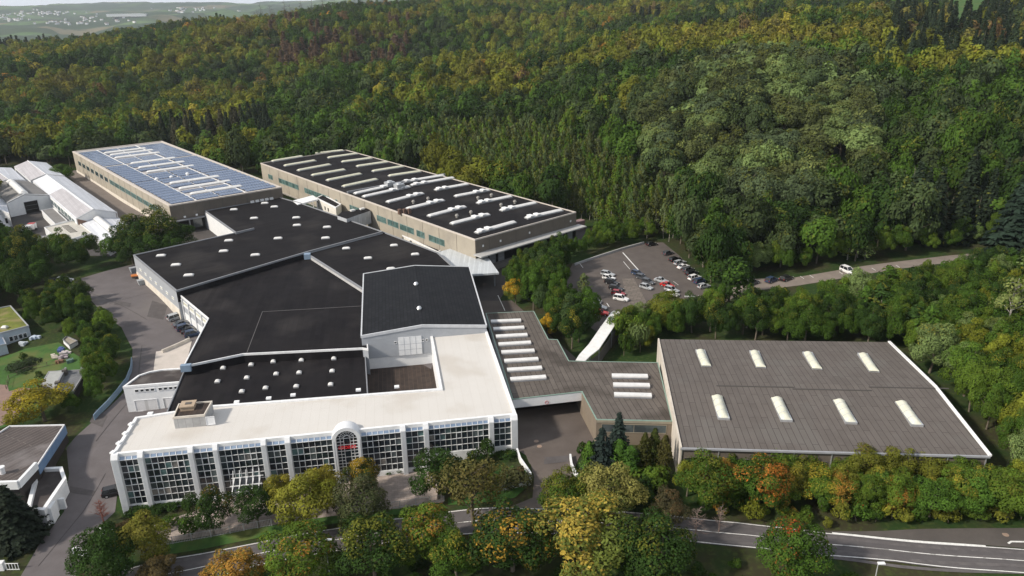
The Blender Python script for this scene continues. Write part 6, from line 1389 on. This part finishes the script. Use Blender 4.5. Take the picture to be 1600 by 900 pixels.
for s1 in (-1,1):
    for s2 in (-1,1): mb = MB(); mb.tube((p[0]+s1*.9,p[1]+s2*.9,p[2]+.4),(p[0]+s1*.9,p[1]+s2*1.1,p[2]+.4), .4, n=12); mb.build('wheel', JOINT, o)

# ------------------------------------------------------------------ cars
TYRE = mat('tyre', (.015,.015,.015), .8); CGL = mat('car_glass', (.012,.014,.017), .25, spec=.8); LAMPW = mat('head_lamp', (.7,.7,.68), .2); LAMPR = mat('tail_lamp', (.35,.01,.01), .3)
def paint(nm, c): return mat('paint_'+nm, c, .28, tuple(v*.97 for v in c), 1, coat=.25, spec=.4)
PNT = {'white':paint('white',(.72,.72,.72)),'silver':paint('silver',(.36,.38,.40)),'black':paint('black',(.012,.012,.014)),'grey':paint('grey',(.06,.065,.075)),'blue':paint('blue',(.03,.05,.10)),'red':paint('red',(.45,.015,.012)),'darkred':paint('darkred',(.28,.012,.02))}
def loft(mb, secs, mi=0):
    for a, b in zip(secs[:-1], secs[1:]):
        for i in range(len(a)-1): mb.face([a[i], b[i], b[i+1], a[i+1]], mi)
    mb.face(secs[0][::-1], mi); mb.face(secs[-1], mi)
def make_car(colour, kind='hatch'):
    e = empty('parked_car', (0,0,0)); L_ = {'hatch':4.2,'wagon':4.7,'sedan':4.6,'suv':4.6}[kind]; W_ = .9; H_ = {'hatch':1.5,'wagon':1.5,'sedan':1.43,'suv':1.7}[kind]; hb = {'suv':1.0}.get(kind,.88)
    prof = [(-.5,.35,.66,.80),(-.485,.25,hb*.93,.86),(-.40,.20,hb,.90),(-.1,.18,hb,.90),(.14,.18,hb*.99,.90),(.34,.2,hb*.86,.88),(.455,.22,hb*.74,.82),(.5,.3,hb*.58,.66)]
    mb = MB(); secs = []
    for x, zb, zt, w in prof:
        x *= L_; secs.append([(x,-w*W_/.9*.93,zb),(x,-w*W_/.9,(zb+zt)/2),(x,-w*W_/.9*.96,zt-.06),(x,-w*.8,zt),(x,w*.8,zt),(x,w*W_/.9*.96,zt-.06),(x,w*W_/.9,(zb+zt)/2),(x,w*W_/.9*.93,zb)])
    loft(mb, secs)
    # cabin
    x0, x1, x2, x3 = {'hatch':(-.49,-.40,.02,.20),'wagon':(-.49,-.43,.0,.17),'sedan':(-.36,-.22,.0,.17),'suv':(-.49,-.42,.04,.20)}[kind]
    lo_ = [(x0*L_,-.82,hb-.03),(x3*L_,-.80,hb-.06),(x3*L_,.80,hb-.06),(x0*L_,.82,hb-.03)]; hi = [(x1*L_,-.62,H_-.04),(x2*L_,-.62,H_),(x2*L_,.62,H_),(x1*L_,.62,H_-.04)]
    g = MB(); g.hexa(lo_, hi); body = [(x,y,z+.012) for x,y,z in hi]; mb.hexa([(x,y,z-.05) for x,y,z in hi], [(x*.995,y*.98,z+.02) for x,y,z in hi])
    for s_ in (-1,1):
        for f0, f1 in (((x0*L_,s_*.83,hb-.03),(x1*L_,s_*.63,H_)),((x3*L_,s_*.81,hb-.05),(x2*L_,s_*.63,H_))): mb.bar(f0, f1, .07)
        xm = (x1+x2)/2*L_; mb.bar((xm,s_*.835,hb-.03), (xm,s_*.635,H_), .07)
        mb.box((x3*L_-.15,s_*.95,hb+.05), (.12,.2,.12))
    b = mb.build('body', PNT[colour], e, smooth=False); g.build('window', CGL, e)
    for x in (-.31,.31):
        for s_ in (-1,1): w = MB(); w.tube((x*L_,s_*.68,.32),(x*L_,s_*.91,.32), .32, n=14); w.tube((x*L_,s_*.905,.32),(x*L_,s_*.925,.32), .19, n=10, mi=1); w.build('wheel', [TYRE, ALU], e)
    for s_ in (-1,1):
        w = MB(); w.box((L_*.462,s_*.62,hb*.66), (.2,.28,.14)); w.build('headlight', LAMPW, e); w = MB(); w.box((-L_*.497,s_*.66,hb*.82), (.08,.22,.22)); w.build('tail_light', LAMPR, e)
    return e
CARK = {}
def car(px, py, d, colour, kind, label, group):
    key = (colour, kind); p = GT(px, py, .6); a, b = G(px,py,p[2]), G(px+d[0],py+d[1],p[2]); rz = math.atan2(b[1]-a[1], b[0]-a[0])
    # lie on the slope
    if key not in CARK: o = make_car(colour, kind); CARK[key] = o
    else: o = copy_thing(CARK[key], (0,0,0))
    sc_ = .87 if group in (gA,gB,gC) else 1.08 if group == gD else 1.0; o.scale = (sc_,sc_,sc_)
    o.location = (p[0],p[1],p[2]+.07); hx, hy = math.cos(rz), math.sin(rz)
    sl = (tz(p[0]+hx*1.3,p[1]+hy*1.3)-tz(p[0]-hx*1.3,p[1]-hy*1.3))/2.6; sr = (tz(p[0]-hy*.8,p[1]+hx*.8)-tz(p[0]+hy*.8,p[1]-hx*.8))/1.6
    sl = max(-.06, min(.06, sl)); sr = max(-.06, min(.06, sr)); o.rotation_euler = (math.atan(sr), -math.atan(sl), rz); tag(o, label, 'car', group)
gA, gB, gC, gD = 'cars in the left row of the car park', 'cars in the middle row of the car park', 'cars at the tree side of the car park', 'cars beside the left factory wall'
for a in [(950,427.5,(24,5),'silver','wagon','silver-blue estate car, topmost of the left row',gA),(951.5,433.5,(24,5),'white','hatch','white hatchback, second of the left row',gA),(956,441,(24,5),'black','suv','black car, third of the left row below the white one',gA),
 (963,450,(24,5),'black','wagon','long black estate car above the dark red one',gA),(966.5,457.7,(24,4),'darkred','hatch','dark red hatchback in the left row',gA),(970.5,466,(24,4),'white','suv','white car at the lower end of the left row',gA),
 (929,470,(24,3),'silver','hatch','silver car half hidden by trees, left of the car park',gA),(936,479,(24,3),'silver','wagon','silver estate car just above the bright red one near the stair',gA),(938.5,488,(24,2),'red','wagon','bright red car next to the top of the covered stair',gA),
 (997,427,(22,7),'blue','wagon','dark blue estate car, topmost of the middle row',gB),(1003.5,433,(22,7),'grey','wagon','dark grey estate car, second of the middle row',gB),(1013,440,(22,6),'grey','hatch','dark grey hatchback with red lights beside the olive tree',gB),(1010,448,(22,6),'silver','hatch','silver hatchback half behind the olive tree',gB),
 (1033.5,437.5,(22,5),'silver','sedan','silver saloon above the bright red car',gB),(1043,445,(22,6),'red','sedan','bright red saloon in the middle row',gB),(1050,452,(22,6),'silver','wagon','silver estate car below the red saloon',gB),(1050.5,458.5,(22,5),'white','hatch','white hatchback below the silver estate car',gB),
 (1018.5,381,(20,-3),'black','hatch','single dark car at the far corner of the car park',gC),(1044,395,(20,-5),'grey','hatch','dark grey hatchback, alone at the top of the tree-side row',gC),(1055,404.5,(20,-5),'black','wagon','black estate car above the silver one at the tree side',gC),
 (1062.5,409.7,(20,-5),'silver','wagon','silver estate car at the tree side above the white one',gC),(1068,416,(20,-5),'white','sedan','white saloon in the tree-side row',gC),(1075.5,420.7,(20,-5),'grey','hatch','dark hatchback just below the white saloon at the tree side',gC),
 (1081,426,(20,-5),'black','wagon','black estate car in the middle of the tree-side row',gC),(1085.5,433.5,(20,-5),'white','suv','white off-road car in the lower tree-side row',gC),(1094,439,(20,-5),'blue','suv','dark blue car near the lower end of the tree-side row',gC),(1100,446.5,(20,-4),'silver','hatch','small silver car at the lower end of the tree-side row',gC),
 (1325,423,(20,8),'white','suv','single white car standing on the pale track','cars on the track'),(1206,437,(20,-7),'blue','hatch','dark blue car on the track, left of its neighbour','cars on the track'),(1229,434.5,(20,-7),'black','hatch','black car on the track, right of its neighbour','cars on the track'),(1176,441,(20,-7),'grey','hatch','dark car on the track nearest the big tree','cars on the track'),
 (277.5,494.5,(26,-7),'silver','wagon','silver-blue estate car, topmost beside the left factory wall',gD),(286.5,505.5,(24,-6),'grey','sedan','dark grey saloon, second beside the left factory wall',gD),(292,511,(24,-6),'blue','wagon','blue estate car, third beside the left factory wall',gD),(299,515.5,(24,-5),'black','sedan','black saloon, fourth beside the left factory wall',gD),(303,521,(24,-5),'blue','hatch','dark blue hatchback half under the roof edge by the left wall',gD),
 (180,767,(26,-6),'black','hatch','black car peeping out left of the office building','cars by the office'),(102,438,(20,0),'white','suv','white off-road car at the shaded rear end of the yard','cars at the yard end'),(87,440,(20,0),'grey','hatch','dark car in the shade left of the white one','cars at the yard end')]: car(*a)
p = GT(48,362); o = empty('truck', p, 'small white truck with red cab roof in the yard of the white sheds', 'truck'); mb = MB(); mb.box((p[0],p[1]-1.6,p[2]+1.7), (2.1,3.8,1.6), .1); mb.build('load_box', PNT['white'], o)
mb = MB(); mb.box((p[0]-.35,p[1]+2.0,p[2]+1.5), (2.3,1.9,2.0), .1); mb.box((p[0]-.35,p[1]+2.0,p[2]+2.55), (2.1,1.6,.2), .1, 1); mb.build('cab', [PNT['white'], PNT['red']], o)
for s1 in (-1,1):
    for yy in (-2.8,1.8): mb = MB(); mb.tube((p[0]+s1*.85,p[1]+yy,p[2]+.45),(p[0]+s1*1.15,p[1]+yy,p[2]+.45), .45, n=12); mb.build('wheel', TYRE, o)

# ------------------------------------------------------------------ lamps
def lamp(px, py, h, label, arm=1.2, two=False, white=True):
    p = GT(px, py, h); o = empty('street_lamp', p, label, 'street lamp'); mb = MB(); mb.tube((p[0],p[1],p[2]-.3),(p[0],p[1],p[2]+h), .09, .06, 8); mb.build('pole', FEN, o)
    for s_ in ((-1,1) if two else (1,)):
        mb = MB(); mb.bar((p[0],p[1],p[2]+h), (p[0]+s_*arm,p[1],p[2]+h+.15), .07); mb.box((p[0]+s_*(arm+.3),p[1],p[2]+h+.18), (.9,.4,.16), 0); mb.build('lamp_head', WTRIM, o)
lamp(1372,882,7,'slim street lamp with pale head below the road at the bottom edge', .1); lamp(1078,464,6,'twin-headed lamp at the lower edge of the car park', .5, True); lamp(1350,441,5,'white lamp head rising from the trees below the track', .3); lamp(1544,92,16,'tall floodlight mast at the field in the far right woods', 1.0); lamp(508,845,7,'thin lamp pole between the trees below the road', .2)

# ------------------------------------------------------------------ far valley: works halls, villages, skyline trees
def far_at(px, py):
    r = ray(px, py); r = r/np.linalg.norm(r); d = 700
    while d < 9500:
        P = r*d; z = P[2]+CAM_H
        if z < tz(P[0],P[1]): return (P[0],P[1],tz(P[0],P[1]))
        d += 25
    return None
for x, y, l, w, lb in ((196,26,210,50,'long white works hall in the hazy far valley'),(218,25.5,90,45,'smaller white works hall right of the long one in the far valley')):
    q = far_at(x, y)
    if q:
        o = empty('distant_works', q, lb, 'factory hall'); mb = MB(); mb.box((q[0],q[1],q[2]+6), (l,w,16), .2); mb.build('wall', WHITE, o); mb = MB(); mb.box((q[0],q[1],q[2]+14.6), (l*1.01,w*1.02,1.2), .2); mb.build('roof', WTRIM, o)
mb = MB(); rr = random.Random(4)
for cx_, cy_, n_, sx, sy in ((60,22,40,60,5),(300,16,25,60,4),(150,30,25,60,7),(20,30,20,30,6),(100,36,20,60,6)):
    for i in range(n_):
        q = far_at(cx_+rr.gauss(0,sx*.5), cy_+rr.gauss(0,sy*.5))
        if q:
            w_, l_, h_ = rr.uniform(9,14), rr.uniform(10,22), rr.uniform(6,9); a_ = rr.uniform(0,3); mb.box((q[0],q[1],q[2]+h_/2-1), (l_,w_,h_+2), a_, 0); mb.box((q[0],q[1],q[2]+h_+.8), (l_*1.05,w_*.6,1.8), a_, 1)
vo_ = mb.build('distant_village', [WHITE, mat('tile_roof', (.24,.12,.09), .9)]); tag(vo_, 'scattered pale houses of far villages in the haze', 'village', kind='stuff')
TW2 = mat('skyline_twigs', (.10,.08,.065), .9)
sk = [twigs(300+i, 26, .35, 26, .1, 2) for i in range(3)]; skm = []
for i, s_ in enumerate(sk):
    me = bpy.data.meshes.new('trunk'); me.from_pydata([tuple(v) for v in s_.v], [], s_.f); me.materials.append(TW2); skm.append(me)
rr = random.Random(9)
for i in range(58):
    x = rr.choice([rr.uniform(395,700), rr.uniform(395,560), rr.uniform(560,860)]); a_ = ray(x, 20); D = rr.uniform(1050,1250); k_ = D/math.hypot(a_[0],a_[1]); X, Y = a_[0]*k_, a_[1]*k_
    e = empty('bare_tree', (X,Y,tz(X,Y)-1), 'thin bare tree sticking out of the forest on the skyline', 'tree', 'bare trees along the skyline'); o = bpy.data.objects.new('trunk', skm[i%3]); COL.objects.link(o); o.parent = e; s_ = rr.uniform(.8,1.3); e.scale = (s_,s_,s_)

# ------------------------------------------------------------------ haze
HZ = bpy.data.materials.new('haze'); HZ.use_nodes = True; n = HZ.node_tree; n.nodes.remove(n.nodes['Principled BSDF'])
pv = n.nodes.new('ShaderNodeVolumePrincipled'); pv.inputs['Color'].default_value = (.82,.9,1,1); pv.inputs['Density'].default_value = .00007; pv.inputs['Anisotropy'].default_value = .35; n.links.new(pv.outputs[0], n.nodes['Material Output'].inputs['Volume'])
mb = MB(); mb.hexa([(-14500,-14500,-200),(14500,-14500,-200),(14500,14500,-200),(-14500,14500,-200)], [(-14500,-14500,330),(14500,-14500,330),(14500,14500,330),(-14500,14500,330)])
tag(mb.build('haze', HZ), kind='stuff')
